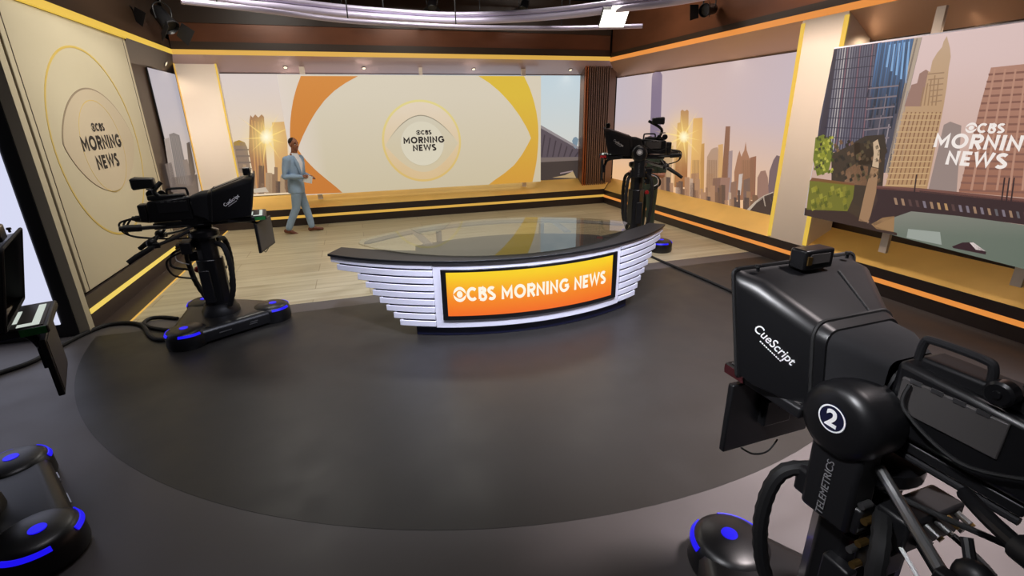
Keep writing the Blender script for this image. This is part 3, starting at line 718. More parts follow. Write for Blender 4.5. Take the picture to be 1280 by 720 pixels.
blds(A, [([(1007, 260), (1060, 264), (1090, 282), (1122, 291), (1122, 294.5), (1006, 269)], (58, 42, 38)),
         ([(1090, 280), (1104, 272), (1119, 270), (1118, 290), (1096, 286)], (150, 116, 80)),
         ([(1096, 234), (1150, 238), (1290, 252), (1450, 270), (1450, 304), (1290, 282), (1200, 270), (1140, 264), (1117, 272), (1094, 282), (1086, 276), (1098, 250)], (56, 40, 42)),
         ([(1096, 232), (1150, 235), (1290, 249), (1450, 266), (1450, 271), (1290, 254), (1150, 240), (1096, 236)], (112, 74, 66)),
         ([(1136, 286), (1176, 290), (1178, 306), (1134, 297)], (150, 156, 148))], 7)
for k in range(20):
    x = 1118+k*9; y = 247+k*1.0
    A.poly([(x, y), (x+3.5, y+.5), (x+5.5, y+9), (x+2, y+8.5)], rnd.choice([(150, 120, 96), (120, 110, 120), (170, 134, 92), (84, 62, 60), (96, 92, 96)]), 8)
for k in range(3): A.poly([(1256+k*6, 222), (1258+k*6, 222), (1254+k*6, 252), (1252+k*6, 252)], (52, 38, 40), 9)
A.poly([(1146, 218), (1147.5, 218), (1145, 240), (1143, 240)], (52, 38, 40), 9)
blds(A, [([(1191, 308), (1204, 303), (1216, 302.5), (1234, 315), (1233, 318), (1193, 310)], (52, 32, 38)), ([(1213, 303), (1218, 303), (1233, 314), (1221, 312)], (214, 200, 196))], 9)
for txt, px, py, h, tt in (('@CBS', 1232, 160, .088, .24), ('MORNING', 1233, 177.5, .140, .23), ('NEWS', 1221, 199, .140, .23)):
    ps, wd = text_polys(txt, h, tt); c_ = onX(px, py, XD)
    for q in ps: A.poly([(XD, c_.y-p[0], c_.z+p[1]) for p in q], (238, 228, 222), 11, raw=True)
local(A, o).build('picture', t)

# bright white display at the left edge, facing the room
o = (-4.2, 5.98, 1.55)
t = screen('video_screen', 'tall blank white display in a black frame at the left edge', o)
MB().box((0, .06, -.005), (2.3, .08, 3.08)).build('frame', K['satin'], t)
MB().box((0, .013, .03), (2.04, .02, 2.86)).build('picture', K['whitescreen'], t)
MB().box((-.6, .25, -.78), (.1, .3, 1.5)).build('support_post', K['black'], t)
MB().box((.6, .25, -.78), (.1, .3, 1.5)).build('support_post', K['black'], t)

# ---- small downlights in the sloped soffit
def downlight(label, p, n_, pw=16, col=(1, .82, .62)):
    t = thing('downlight', label, 'downlight', p, 0, 'downlights in the soffit')
    n_ = Vector(n_).normalized()
    MB().lathe((0, 0, 0), n_, [(-.01, .05), (.012, .05), (.012, .036), (.004, .034)]).build('rim', K['steel'], t)
    MB().lathe((0, 0, 0), n_, [(.002, .033), (.006, .033)]).build('lamp_face', K['spotlamp'], t)
    l = bpy.data.lights.new('downlight_lamp', 'SPOT'); l.energy = pw; l.spot_size = 2.5; l.spot_blend = 1; l.shadow_soft_size = .03; l.color = col
    o = bpy.data.objects.new('downlight_lamp', l); COL.objects.link(o); o.location = Vector(p)+n_*.03+Vector((0, 0, -.01))
nb = (0, -.29, -.46)
ords = ['first', 'second', 'third', 'fourth']
for i, px in enumerate((357, 455, 592, 713)):
    q = onY(px, 84, 11.5); zz = ZT-(ZT-ZS1)*(.62); yy = YB+DB*.62
    q = onY(px, 86, yy); downlight('small round downlight in the back soffit, %s from the left' % ords[i], (q.x, yy, zz), nb)
nr = (-.29, 0, -.46)
for i, (px, py) in enumerate(((809, 83), (912, 70), (1094, 42), (1215, 14))):  # last one is an added lamp that brightens ledge and soffit
    q = onX(px, py, XR+DB*.62); downlight('small round downlight in the right soffit, %s' % ('nearest the corner', 'above the skyline screen', 'above the left end of the river display', 'added above the river display to light the ledge')[i], (XR+DB*.62, q.y, ZT-.02-(ZT-ZS1)*.62), nr, (20, 20, 9, 30)[i], (1, .80, .60))
q = onX(231, 80, -3.05); downlight('small round downlight in the left soffit beside the corner pillar', (-3.05, 11.1, 3.14), (.29, 0, -.17))
# ============================================================ NEWS DESK
DX, DYc, DR = 1.66, 7.28, 2.83
desk = thing('news_desk', 'curved white slatted news desk with a glass top and an orange title screen', 'desk', (DX, DYc, 0))
def ap(phi, r, z): a = math.radians(phi); return Vector((r*math.sin(a), -r*math.cos(a), z))
def arcbox(p0, p1, r0, r1, z0, z1, n=24, mb=None):
    mb = mb or MB(); ph = [p0+(p1-p0)*i/n for i in range(n+1)]
    return mb.loft([[ap(p, r0, z0), ap(p, r1, z0), ap(p, r1, z1), ap(p, r0, z1)] for p in ph])
arcbox(-21.8, 21.6, DR-.14, DR-.005, .105, .80).build('front_panel', K['white'], desk, bevel=.004)
PL = [-45.6, -44.0, -38.7, -36.9, -35.4, -33.9, -32.5, -31.0, -29.7]
PR = [44.4, 42.2, 38.6, 36.2, 34.2, 32.4, 30.8, 29.4, 28.3]
zt = .800; hp = .0775
for i in range(9):
    z1 = zt-i*hp; z0 = z1-.062
    for p0, p1 in ((PL[i], -21.85), (21.65, PR[i])):
        arcbox(p0, p1, DR-.16, DR, z0, z1, 16).build('slat', K['white'], desk, bevel=.004)
arcbox(-26.5, 25.5, DR-.35, DR-.15, .10, .79).build('core', K['navy'], desk)
for i in range(8):                                     # dark spacers between the slats
    z1 = zt-i*hp-.062
    for p0, p1 in ((PL[i+1]+.8, -21.85), (21.65, PR[i+1]-.8)):
        arcbox(p0, p1, DR-.15, DR-.007, z1-.0155, z1, 12).build('spacer', K['navy'], desk)
arcbox(-26.5, 26.0, DR-.42, DR-.04, 0, .103).build('plinth', K['navy'], desk, bevel=.01)
fr = arcbox(-20.2, 20.3, DR-.02, DR+.012, .195, .735).build('screen_frame', K['satin'], desk, bevel=.004)
def dscr(phi, r, z): return ap(phi, r, z)
A = Art(lambda p, z: ap(p, DR+.0135, z), (0, 0, 0))
for i in range(40):
    for j in range(8):
        p = [-19.1+37.8*k/40 for k in (i, i+1)]; z = [.243+.464*k/8 for k in (j, j+1)]
        A.poly([(p[0], z[0]), (p[1], z[0]), (p[1], z[1]), (p[0], z[1])], lambda pp, zz: mixc(mixc((240, 104, 14), (246, 150, 12), (zz-.243)/.25), (246, 208, 8), (zz-.46)/.22), 0)
ps, wd = text_polys('@CBS MORNING NEWS', .145, .235, .13)
kk = 1.71/wd
for q in ps:
    pts = [(-.6+math.degrees(x*kk/(DR+.015)), .478+zz) for x, zz in q]
    A.poly([ap(p_, DR+.0155, z_) for p_, z_ in pts], (252, 244, 226), 0, raw=True)
A.build('screen_picture', fr)
# black top: wings and rim, then the lens shaped sheet of tinted glass above
def circ3(a, b, c):
    ax, ay = a; bx, by = b; cx, cy = c; d = 2*(ax*(by-cy)+bx*(cy-ay)+cx*(ay-by))
    ux = ((ax*ax+ay*ay)*(by-cy)+(bx*bx+by*by)*(cy-ay)+(cx*cx+cy*cy)*(ay-by))/d
    uy = ((ax*ax+ay*ay)*(cx-bx)+(bx*bx+by*by)*(ax-cx)+(cx*cx+cy*cy)*(bx-ax))/d
    return (ux, uy), math.hypot(ax-ux, ay-uy)
def arc3(a, b, c, n=40):
    (ux, uy), r = circ3(a, b, c); t0 = math.atan2(a[1]-uy, a[0]-ux); t1 = math.atan2(c[1]-uy, c[0]-ux); tm = math.atan2(b[1]-uy, b[0]-ux)
    def nrm(t, ref):
        while t < ref: t += 2*PI
        return t
    if nrm(tm, t0) > nrm(t1, t0): t0, t1 = t1, t0; rev = True
    else: rev = False
    t1 = nrm(t1, t0); pts = [(ux+r*math.cos(t0+(t1-t0)*i/n), uy+r*math.sin(t0+(t1-t0)*i/n)) for i in range(n+1)]
    return pts[::-1] if rev else pts
fl = [tuple(ap(p, DR+.018, 0)[:2]) for p in [-45.9+90.6*i/48 for i in range(49)]]
back_edge = arc3((3.52-DX, 5.40-DYc), (1.55-DX, 4.86-DYc), (-.25-DX, 5.55-DYc), 40)
mb = MB(); out = fl+back_edge
nn = 48; be = resample(back_edge[::-1], 49)
mb.loft([[(a[0], a[1], .803), (c[0], c[1], .803), (c[0], c[1], .828), (a[0], a[1], .828)] for a, c in zip(fl, be)])
mb.build('top_rim', K['black'], desk, bevel=.003)
gb = arc3((-.10-DX, 5.655-DYc), (1.55-DX, 6.33-DYc), (3.27-DX, 5.44-DYc), 48)
gf = arc3((-.10-DX, 5.655-DYc), (1.55-DX, 4.50-DYc), (3.27-DX, 5.44-DYc), 48)
gf2 = resample(gf, 49); gb2 = resample(gb, 49)
mb = MB(); mb.loft([[(a[0], a[1], .833), (c[0], c[1], .833), (c[0], c[1], .849), (a[0], a[1], .849)] for a, c in zip(gf2[1:-1], gb2[1:-1])])
mb.build('glass_top', K['glass'], desk)
K['shelf'] = mat('dark_inner_shelf', (44, 42, 42), .4)
def inset(p, q, d): v = Vector((q[0]-p[0], q[1]-p[1])); v = v.normalized()*min(d, v.length*.45); return (p[0]+v.x, p[1]+v.y)
mb = MB(); mb.loft([[(*inset(c, a, .03), .812), (*inset(c, a, .20), .812), (*inset(c, a, .20), .829), (*inset(c, a, .03), .829)] for a, c in list(zip(gf2, gb2))[2:-2]])
K['support'] = mat('grey_support_frame', (120, 112, 100), .45)
mb.build('support_frame', K['support'], desk)
mb = MB(); sh = list(zip(gf2, gb2))[11:-7]
mb.loft([[(*inset(a, c, .02), .66), (*inset(c, a, .30), .66), (*inset(c, a, .30), .69), (*inset(a, c, .02), .69)] for a, c in sh])
mb.build('inner_shelf', K['shelf'], desk)
for xx, yy in ((.62, 5.96), (2.42, 5.88)):
    MB().tube([(xx-DX, yy-DYc, .82), (xx-DX+.06*(1 if xx < 1.5 else -1), 5.35-DYc, .82)], .05, 8, flat=.2).build('spoke', K['support'], desk)
for xx, yy in ((.9, 6.0), (2.25, 5.95)):
    MB().cyl((xx-DX, yy-DYc, .812), (xx-DX, yy-DYc, .02), .035).lathe((xx-DX, yy-DYc, 0), (0, 0, 1), [(0, .16), (.012, .16), (.02, .04)]).build('leg', K['support'], desk)

# ============================================================ STUDIO CAMERAS
def hull(pts):
    pts = sorted(set(pts)); cr = lambda o, a, b: (a[0]-o[0])*(b[1]-o[1])-(a[1]-o[1])*(b[0]-o[0]); lo = []; up = []
    for p in pts:
        while len(lo) > 1 and cr(lo[-2], lo[-1], p) <= 0: lo.pop()
        lo.append(p)
    for p in reversed(pts):
        while len(up) > 1 and cr(up[-2], up[-1], p) <= 0: up.pop()
        up.append(p)
    return lo[:-1]+up[:-1]
def studio_camera(label, loc, yaw, basey=0., lift=0., num='2', vf=(-.40, .0, 1.57), vfup=0., hl=.45, mon=0., text=True, stick=(40, 130, 60)):
    t = thing('studio_camera', label, 'camera', (*loc, 0), yaw, None)
    def R(a, p): return (p[0]*math.cos(a)-p[1]*math.sin(a), p[0]*math.sin(a)+p[1]*math.cos(a))
    # --- base: three wheel pods under a rounded triangular plate
    lob = [R(basey+2*PI*k/3, (.5, 0)) for k in range(3)]
    def ring(r): return hull([(round(c[0]+r*math.cos(2*PI*k/20), 5), round(c[1]+r*math.sin(2*PI*k/20), 5)) for c in lob for k in range(20)])
    def rnd(o, k): return [(x*k, y*k) for x, y in o]
    o_ = ring(.155)
    bs = MB().loft([[Vector((x, y, z)) for x, y in ring(r)] for z, r in ((.03, .165), (.12, .165), (.155, .145), (.165, .10))]).build('base', K['vinyl'], t, sharp=50)
    MB().box((*R(basey+PI/3, (-.40, .06)), .10), (.13, .012, .012), rotz(basey+PI/3-PI/2)).build('slot', K['steel'], bs)
    for k in range(3):
        a = basey+2*PI*k/3; c = lob[k]
        pd = MB().lathe((c[0], c[1], 0), (0, 0, 1), [(.004, .185), (.03, .195), (.125, .192), (.165, .175), (.185, .14), (.192, .02)], 36).build('wheel_pod', K['vinyl'], t, sharp=50)
        for s_ in (-1, 1):
            mb = MB(); pa = [a+s_*(.35+1.1*i/14) for i in range(15)]
            mb.loft([[(c[0]+r*math.cos(q), c[1]+r*math.sin(q), z) for r, z in ((.186, .145), (.194, .142), (.182, .166), (.174, .164))] for q in pa])
            mb.build('led_strip', K['blueled'], pd)
        MB().lathe((c[0]+.02*math.cos(a), c[1]+.02*math.sin(a), .188), (0, 0, 1), [(0, .04), (.007, .038)], 20).build('status_light', K['blueled'], pd)
    h = lift
    for k in range(3):                                  # bright slots along the long sides
        a = basey+2*PI*k/3+PI/3
        for s_, zz in ((-.13, .09), (.16, .10), (.15, .08)):
            c = R(a, (.418, s_)); MB().box((c[0], c[1], zz), (.006, .12 if s_ < 0 else .08, .009), rotz(a)).build('slot', K['steel'], bs)
    # --- column
    MB().lathe((0, 0, 0), (0, 0, 1), [(.15, .19), (.21, .185), (.24, .16), (.28, .15)], 28).build('column_foot', K['black'], t)
    cm = MB().prism([(.135*math.cos(q), .12*math.sin(q)) for q in [2*PI*k/8+PI/8 for k in range(8)]], .24, .78+h*.6).build('outer_column', K['satin'], t, bevel=.012)
    MB().prism([(.105*math.cos(q), .095*math.sin(q)) for q in [2*PI*k/8+PI/8 for k in range(8)]], .7, 1.03+h).build('inner_column', K['black'], t, bevel=.01)
    MB().box((.137, 0, .66), (.01, .03, .03)).build('logo_plate', K['steel'], cm)
    for s_ in (-1, 1): MB().box((-.06, s_*.125, .5+h*.3), (.10, .05, .36)).build('control_box', K['black'], t, bevel=.01)
    for s_, x in ((1, .1), (-1, .12), (1, -.14)):       # looped cable hoses down the column
        p = smoothpath([(x*.9, s_*.10, .95+h*.8), (x*1.5, s_*.22, .92+h*.7), (x*1.7, s_*.25, .72+h*.4), (x*1.5, s_*.22, .48), (x*.9, s_*.15, .27)], 8)
        MB().tube(p, [.026+.003*(i % 2) for i in range(len(p))], 10).build('cable_hose', K['rubber'], t)
    # --- pan and tilt head
    MB().lathe((0, 0, 1.0+h), (0, 0, 1), [(0, .12), (.03, .145), (.075, .145), (.09, .12), (.1, .06)], 32).build('pan_head', K['satin'], t)
    arm = MB().hexa([(-.10, .10, .86+h), (.07, .10, .86+h), (.07, .21, .86+h), (-.10, .21, .86+h), (-.095, .12, 1.24+h), (.075, .12, 1.24+h), (.075, .215, 1.24+h), (-.095, .215, 1.24+h)])
    arm = arm.build('tilt_arm', K['black'], t, bevel=.015)
    MB().box((.0, .15, .92+h), (.24, .08, .10)).build('arm_clamp', K['black'], t, bevel=.01)
    hubm = MB().lathe((0, .09, 1.235+h), (0, 1, 0), [(0, .128), (.10, .13), (.135, .118), (.15, .09), (.155, .02)], 40).build('tilt_hub', K['vinyl'], t, sharp=50)
    MB().lathe((-.06, -.07, 1.27+h), (0, 1, 0), [(0, .115), (.075, .12), (.09, .11), (.1, .05)], 36).build('tilt_disc', K['satin'], t, sharp=50)
    MB().lathe((0, .2435, 1.255+h), (0, 1, 0), [(0, .047), (.0035, .047)], 32).build('number_disc', K['navy'], hubm)
    mb = MB(); mb.loft([[(.047*math.cos(q)*f, .2475, 1.255+h+.047*math.sin(q)*f) for q in [2*PI*k/32 for k in range(32)]] for f in (.97, .86)], cap=False); mb.build('number_ring', K['ink'], hubm)
    if num: lettering(num, .078, plane_mx(Vector((0, .248, 1.253+h)), (-1, 0, 0), (0, 0, 1)), K['ink'], hubm, 'number', off=.0025)
    else: MB().lathe((0, .2465, 1.255+h), (0, 1, 0), [(0, .030), (.002, .030)], 24).build('number_dot', K['ink'], hubm)
    if text: lettering('TELEMETRICS', .036, plane_mx(Vector((-.01, .216, .985+h)), (0, 0, 1), (1, 0, 0)), mat('grey_ink', (120, 120, 122), .6), arm, 'lettering')
    MB().box((.02, 0, 1.185+h), (.85, .13, .035)).build('cradle_plate', K['black'], t, bevel=.006)
    for s_ in (-1, 1): MB().cyl((-.40, s_*.055, 1.15+h), (.55, s_*.055, 1.15+h), .012, 10).build('rail', K['grey'], t)
    # --- camera
    body = MB().hexa([(-.43, -.085, 1.215+h), (-.04, -.085, 1.215+h), (-.04, .085, 1.215+h), (-.43, .085, 1.215+h), (-.41, -.08, 1.42+h), (-.04, -.08, 1.45+h), (-.04, .08, 1.45+h), (-.41, .08, 1.42+h)])
    body = body.build('camera_body', K['vinyl'], t, bevel=.018)
    for s_ in (-1, 1):
        MB().box((-.20, s_*.084, 1.355+h), (.26, .012, .11)).build('side_panel', K['panelgrey' if s_ > 0 else 'grey'], body, bevel=.004)
        for k in range(4): MB().box((-.11-.055*k, s_*.0915, 1.41+h), (.03, .004, .012)).build('button', K['steel'], body)
    MB().box((-.24, 0, 1.45+h), (.32, .10, .045)).build('top_deck', K['black'], body, bevel=.01)
    MB().box((-.46, 0, 1.31+h), (.07, .14, .17)).build('battery_pack', K['black'], t, bevel=.012)
    hd = MB().tube(smoothpath([(-.06, .02, 1.45+h), (-.065, .02, 1.51+h), (-.09, .02, 1.522+h), (-.21, .02, 1.522+h), (-.235, .02, 1.505+h), (-.24, .02, 1.45+h)], 6), .012, 10).build('top_handle', K['grey'], t)
    for x, r in ((-.29, .034), (-.38, .042)):
        MB().lathe((x, .06, 1.475+h), (0, 1, 0), [(0, r), (.03, r), (.036, r*.8)], 24).lathe((x, .094, 1.475+h), (0, 1, 0), [(0, .012), (.008, .01)], 12).build('knob', K['satin'], t)
    MB().tube([(-.355+.035*math.cos(q), .0+.05*math.sin(q), 1.535+h) for q in [2*PI*k/20 for k in range(20)]], .008, 8, closed=True).build('carry_ring', K['steel'], t)
    MB().cyl((-.04, 0, 1.335+h), (.16, 0, 1.345+h), .085, 28).cyl((.16, 0, 1.345+h), (.28, 0, 1.35+h), .095, 28).build('lens', K['black'], t)
    for k in range(3):
        p = smoothpath([(-.46, .05-.05*k, 1.28+h), (-.60-.03*k, .04-.06*k, 1.24+h), (-.62, -.02, 1.10+h), (-.30, .02, 1.02+h), (-.05, .08, 1.0+h)], 8)
        MB().tube(p, .009, 8).build('cable', K['rubber'], t)
    p = smoothpath([(-.10, .10, 1.40+h), (-.12, .125, 1.33+h), (-.28, .12, 1.26+h), (-.45, .11, 1.33+h)], 8)
    MB().tube(p, .006, 6).build('cable', K['rubber'], t)
    # --- viewfinder on its arm
    vx, vy, vz = vf[0], vf[1], vf[2]+h+vfup
    MB().tube(smoothpath([(-.30, -.03, 1.46+h), (-.33, -.03, 1.52+h+vfup*.5), (vx+.10, vy, vz-.005)], 6), .022, 10).build('viewfinder_arm', K['black'], t)
    v = MB().hexa([(vx-.13, vy-.095, vz-.06), (vx+.05, vy-.06, vz-.045), (vx+.05, vy+.06, vz-.045), (vx-.13, vy+.095, vz-.06),
                   (vx-.13, vy-.095, vz+.055), (vx+.05, vy-.06, vz+.04), (vx+.05, vy+.06, vz+.04), (vx-.13, vy+.095, vz+.055)]).build('viewfinder', K['black'], t, bevel=.014)
    MB().box((vx-.133, vy, vz), (.006, .15, .085)).build('eyepiece', K['satin'], v)
    # --- prompter hood: wide at the front, narrow at the lens
    f0, f1 = .12+hl, .03+hl                             # front top, front bottom
    def hoodloop(x, hw, z0, z1, r, xb=None, n=5):
        xb = x if xb is None else xb; pts = []
        for (cy, cz, q0) in ((hw-r, z1-r, 0), (-(hw-r), z1-r, 90), (-(hw-.01), z0+.01, 180), (hw-.01, z0+.01, 270)):
            rr = r if q0 < 180 else .01
            for k in range(n+1):
                q = math.radians(q0+90*k/n); y = cy+rr*math.cos(q); z = cz+rr*math.sin(q); f_ = (z-z0)/(z1-z0)
                pts.append(Vector((xb+(x-xb)*f_, y, z+h)))
        return pts
    Lp = [hoodloop(f0, .30, 1.235, 1.625, .02, f1), hoodloop(f0-.02, .292, 1.235, 1.612, .05, f1-.015), hoodloop(f0-.09, .285, 1.225, 1.605, .06, f1-.06),
          hoodloop(.17, .185, 1.19, 1.50, .055, .12), hoodloop(.13, .172, 1.19, 1.485, .05, .09)]
    mb = MB(); mb.loft(Lp, cap=False)
    n_ = len(Lp[0]); inner = [[p*1.0 for p in L] for L in Lp]
    ct = [sum(L, Vector())/n_ for L in Lp]
    mb.loft([[c+(p-c)*.965 for p in L] for L, c in zip(Lp, ct)], cap=False)
    mb.poly([ct[-1]+(p-ct[-1])*1.0 for p in Lp[-1]])
    hood = mb.build('prompter_hood', K['vinyl'], t, sharp=50)
    mb = MB()
    for i in (3,):
        mb.tube([c_ for c_ in [ct[i]+(p-ct[i])*1.004 for p in Lp[i]]], .007, 6, closed=True)
    mb.tube([ct[0]+(p-ct[0])*1.0 for p in Lp[0]], .008, 6, closed=True)
    mb.tube([Vector((f0-.10, -.10, 1.603+h)), Vector((.17, -.075, 1.502+h))], .004, 6)
    mb.build('piping', K['rubber'], hood)
    for s_ in (-1, 1): MB().lathe((f0-.035, s_*.22, 1.62+h), (0, 0, 1), [(0, .006), (.014, .006), (.016, .012), (.026, .010)], 12).build('stud', K['black'], hood)
    sock = MB().loft([[ct[-1]+(p-ct[-1])*.96+Vector((.01, 0, 0)) for p in Lp[-1]], [Vector((.05, (p-ct[-1]).y*.85, 1.345+h+(p-ct[-1]).z*.82)) for p in Lp[-1]],
                      [Vector((-.035, (p-ct[-1]).y*.58, 1.345+h+(p-ct[-1]).z*.62)) for p in Lp[-1]]], cap=False)
    sock.build('lens_sock', K['cloth'], t, sharp=60)
    # glass sheet in the hood's mouth
    MB().hexa([(f1-.03, -.27, 1.245+h), (f1-.02, -.27, 1.245+h), (f1-.02, .27, 1.245+h), (f1-.03, .27, 1.245+h), (.20, -.19, 1.47+h), (.21, -.19, 1.475+h), (.21, .19, 1.475+h), (.20, .19, 1.47+h)]).build('prompter_glass', K['glass'], hood)
    # lettering on both flanks of the hood
    for s_ in (-1, 1):
        pa = Vector((hl-.03, s_*.285, 1.225+h)); pb = Vector((.12, s_*.185, 1.19+h)); pc = Vector((hl+.03, s_*.285, 1.545+h))
        ux = (pa-pb).normalized()*(-s_); up = pc-pa; nn_ = ux.cross(up).normalized()
        c = pa+(pc-pa)*.58+(pb-pa)*.40+nn_*.004; sz = .046 if hl > .4 else .042
        rt = Matrix.Rotation(-s_*.44, 3, nn_); ux = rt @ ux; up = rt @ up
        lettering('CueScript', sz, plane_mx(c, ux, up), K['ink'], hood, 'lettering', off=.0003)
        mx_ = plane_mx(c-up.normalized()*sz*.66, ux, up); mb = MB()
        for k in range(11): mb.poly([mx_ @ Vector((sz*(-1.15+.21*k+a_), sz*b_, 0)) for a_, b_ in ((0, -.05), (.14, -.05), (.14, .05), (0, .05))])
        mb.build('small_print', K['ink'], hood)
    tl = MB().box((f0-.06, 0, 1.655+h), (.07, .14, .075)).build('tally_light', K['satin'], t, bevel=.008)
    MB().box((f0-.0965, .0, 1.66+h), (.004, .09, .035)).build('tally_label', K['panelgrey'], tl)
    MB().box((f0-.0975, .052, 1.655+h), (.006, .02, .03)).build('tally_lamp', K['brass'], tl)
    # prompter monitor lying under the hood, showing its script
    pm = MB().box((f1-.04, 0, 1.19+h), (.36, .46, .042)).build('prompter_monitor', K['black'], t, bevel=.008)
    if True:
        q = MB().box((f1-.04, 0, 1.2125+h), (.32, .42, .004)).build('prompter_screen', K['panelgrey'], pm)
        mb = MB()
        for k in range(4): mb.box((f1-.10+.035*k, -.02, 1.2155+h), (.018, .26-.05*(k % 2), .003))
        mb.box((f1+.09, -.02, 1.2155+h), (.03, .36, .003)); mb.box((f1+.05, -.18, 1.2155+h), (.06, .04, .003))
        mb.build('script_lines', mat('script_glow', (40, 40, 40), .5, emit=(196, 205, 196)), pm)
        sm_ = mat('sticker_paint', stick, .5)
        for s_ in (-1, 1): MB().box((f1+.08, s_*.2315, 1.19+h), (.10, .003, .036)).build('sticker', sm_, pm)
    # talent monitor hanging in front, below
    fm = f1+.09
    MB().tube(smoothpath([(f1-.20, 0, 1.15+h), (f1+.0, 0, 1.12+h), (fm-.03, 0, 1.0+h)], 6), .02, 8).build('monitor_arm', K['black'], t)
    RM = Matrix.Rotation(mon, 3, 'Z'); om = Vector((fm, 0, 0))
    def ml(x, y, z): return om+RM @ Vector((x, y, z+h))
    tm = MB().box(ml(0, 0, .975), (.028, .46, .32), RM).build('talent_monitor', K['black'], t, bevel=.006)
    MB().box(ml(.0155, 0, .98), (.003, .43, .285), RM).build('screen', K['panelgrey'], tm)
    MB().box(ml(-.03, 0, .985), (.04, .14, .12), RM).build('mount', K['black'], tm, bevel=.005)
    MB().tube(smoothpath([ml(-.02, .14, .82), ml(-.03, .08, .78), ml(-.03, .0, .77), ml(-.02, -.06, .81)], 6), .004, 6).build('cable', K['rubber'], tm)
    # handles and controls for the operator
    for s_, e in ((-1, (-.62, -.34, .90)), (1, (-.66, .36, .88))):
        p = smoothpath([(-.10, s_*.13, 1.11+h), (-.24, s_*.19, 1.06+h), (e[0]*.72, e[1]*.86, 1.0+h), (e[0], e[1], e[2]+h)], 6)
        pb = MB().tube(p, .016, 10).build('pan_bar', K['steel' if s_ > 0 else 'black'], t)
        MB().tube([p[-8], p[-4], p[-1]], [.024, .026, .024], 12).build('grip', K['rubber'], pb)
        MB().box(tuple(p[-9]), (.06, .04, .05)).build('clamp', K['black'], pb, bevel=.006)
    for s_ in (-1, 1):
        MB().tube(smoothpath([(-.30, s_*.10, 1.17+h), (-.40, s_*.18, 1.19+h), (-.52, s_*.24, 1.2+h)], 5), .02, 10).cyl((-.47, s_*.22, 1.20+h), (-.60, s_*.27, 1.215+h), .034, 14).cyl((-.60, s_*.27, 1.215+h), (-.63, s_*.28, 1.22+h), .024, 14).build('zoom_control', K['black'], t)
        MB().cyl((-.36, s_*.17, 1.1+h), (-.40, s_*.20, 1.05+h), .014, 10).ball((-.42, s_*.22, 1.04+h), (.05, .04, .05)).build('thumb_control', K['black'], t)
    jb = MB().box((-.17, .0, .93+h), (.10, .26, .12)).box((-.15, .10, .80+h), (.09, .10, .10)).build('junction_box', K['black'], t, bevel=.01)
    rn = random.Random(4)
    for k in range(10):
        y = -.11+.024*k; MB().cyl((-.222, y, .95+h+.02*(k % 2)), (-.26, y, .94+h+.02*(k % 2)), .010, 10).build('connector', K['steel' if k % 3 else 'brass'], jb)
    for k in range(6):
        y = .22; MB().cyl((-.13+.02*(k % 2), .145, .76+h+.045*k), (-.13+.02*(k % 2), .185, .76+h+.045*k), .012, 10).build('connector', K['steel' if k % 2 else 'brass'], jb)
    MB().lathe((-.15, .16, .62+h), (-.4, .8, .2), [(0, .03), (.03, .034), (.05, .02)], 16).build('release_knob', K['red'], t)
    MB().tube(smoothpath([(-.2, .12, .90+h), (-.30, .16, .86+h), (-.32, .14, .76+h), (-.22, .14, .70+h)], 7), .006, 8).build('white_cable', K['ink'], t)
    MB().tube(smoothpath([(-.22, .06, .90+h), (-.34, .10, .84+h), (-.36, .06, .72+h), (-.2, .06, .66+h)], 7), .012, 8).build('cable', K['rubber'], t)
    MB().tube(smoothpath([(-.2, -.08, .90+h), (-.36, -.10, .82+h), (-.34, -.08, .66+h), (-.16, -.1, .6+h)], 7), .010, 8).build('cable', K['rubber'], t)
    return t
studio_camera('black robotic studio camera in profile by the left wall panel, left of the desk', (-1.6, 5.78), math.radians(8), math.radians(-6), 0, '', vf=(-.36, .0, 1.60), mon=math.radians(-18))
studio_camera('black robotic studio camera raised behind the right end of the desk', (4.40, 7.2), math.radians(152), math.radians(28), .32, '', vf=(-.22, .03, 1.58), vfup=.14, stick=(215, 30, 30))
studio_camera('largest black robotic studio camera with a number 2 hub, right foreground', (1.58, .96), math.radians(92), 0, 0, '2', hl=.31, stick=(60, 18, 22))
studio_camera('black robotic studio camera cut off by the left edge, in front of the white display', (-2.25, 2.86), math.radians(20), math.radians(-47), 0, '', hl=.47, mon=math.radians(2))

# ============================================================ PEOPLE
def head_parts(mb, c, f, tilt=0):                       # c: head centre, f: facing unit vector
    a = math.atan2(f[1], f[0]); R = Matrix.Rotation(a, 3, 'Z') @ Matrix.Rotation(tilt, 3, 'Y'); c = Vector(c)
    def L(x, y, z): return c+R @ Vector((x, y, z))
    mb.ball(L(-.008, 0, .025), (.098, .075, .10), 16, rot=R)
    mb.ball(L(.025, 0, -.035), (.072, .060, .082), 14, rot=R)
    mb.ball(L(.055, 0, -.088), (.034, .034, .028), 10, rot=R)
    mb.limb([L(.088, 0, .015), L(.102, 0, -.022)], [.009, .014], 8)
    for s in (-1, 1):
        mb.ball(L(-.005, s*.077, -.01), (.018, .010, .032), 8, rot=R); mb.ball(L(.055, s*.036, -.028), (.03, .022, .025), 8, rot=R)
    mb.limb([L(.072, -.022, .026), L(.082, 0, .03), L(.072, .022, .026)], [.012, .012, .012], 8)
    mb.limb([L(.078, -.018, -.062), L(.088, 0, -.06), L(.078, .018, -.062)], [.008, .010, .008], 8)
    return L, R
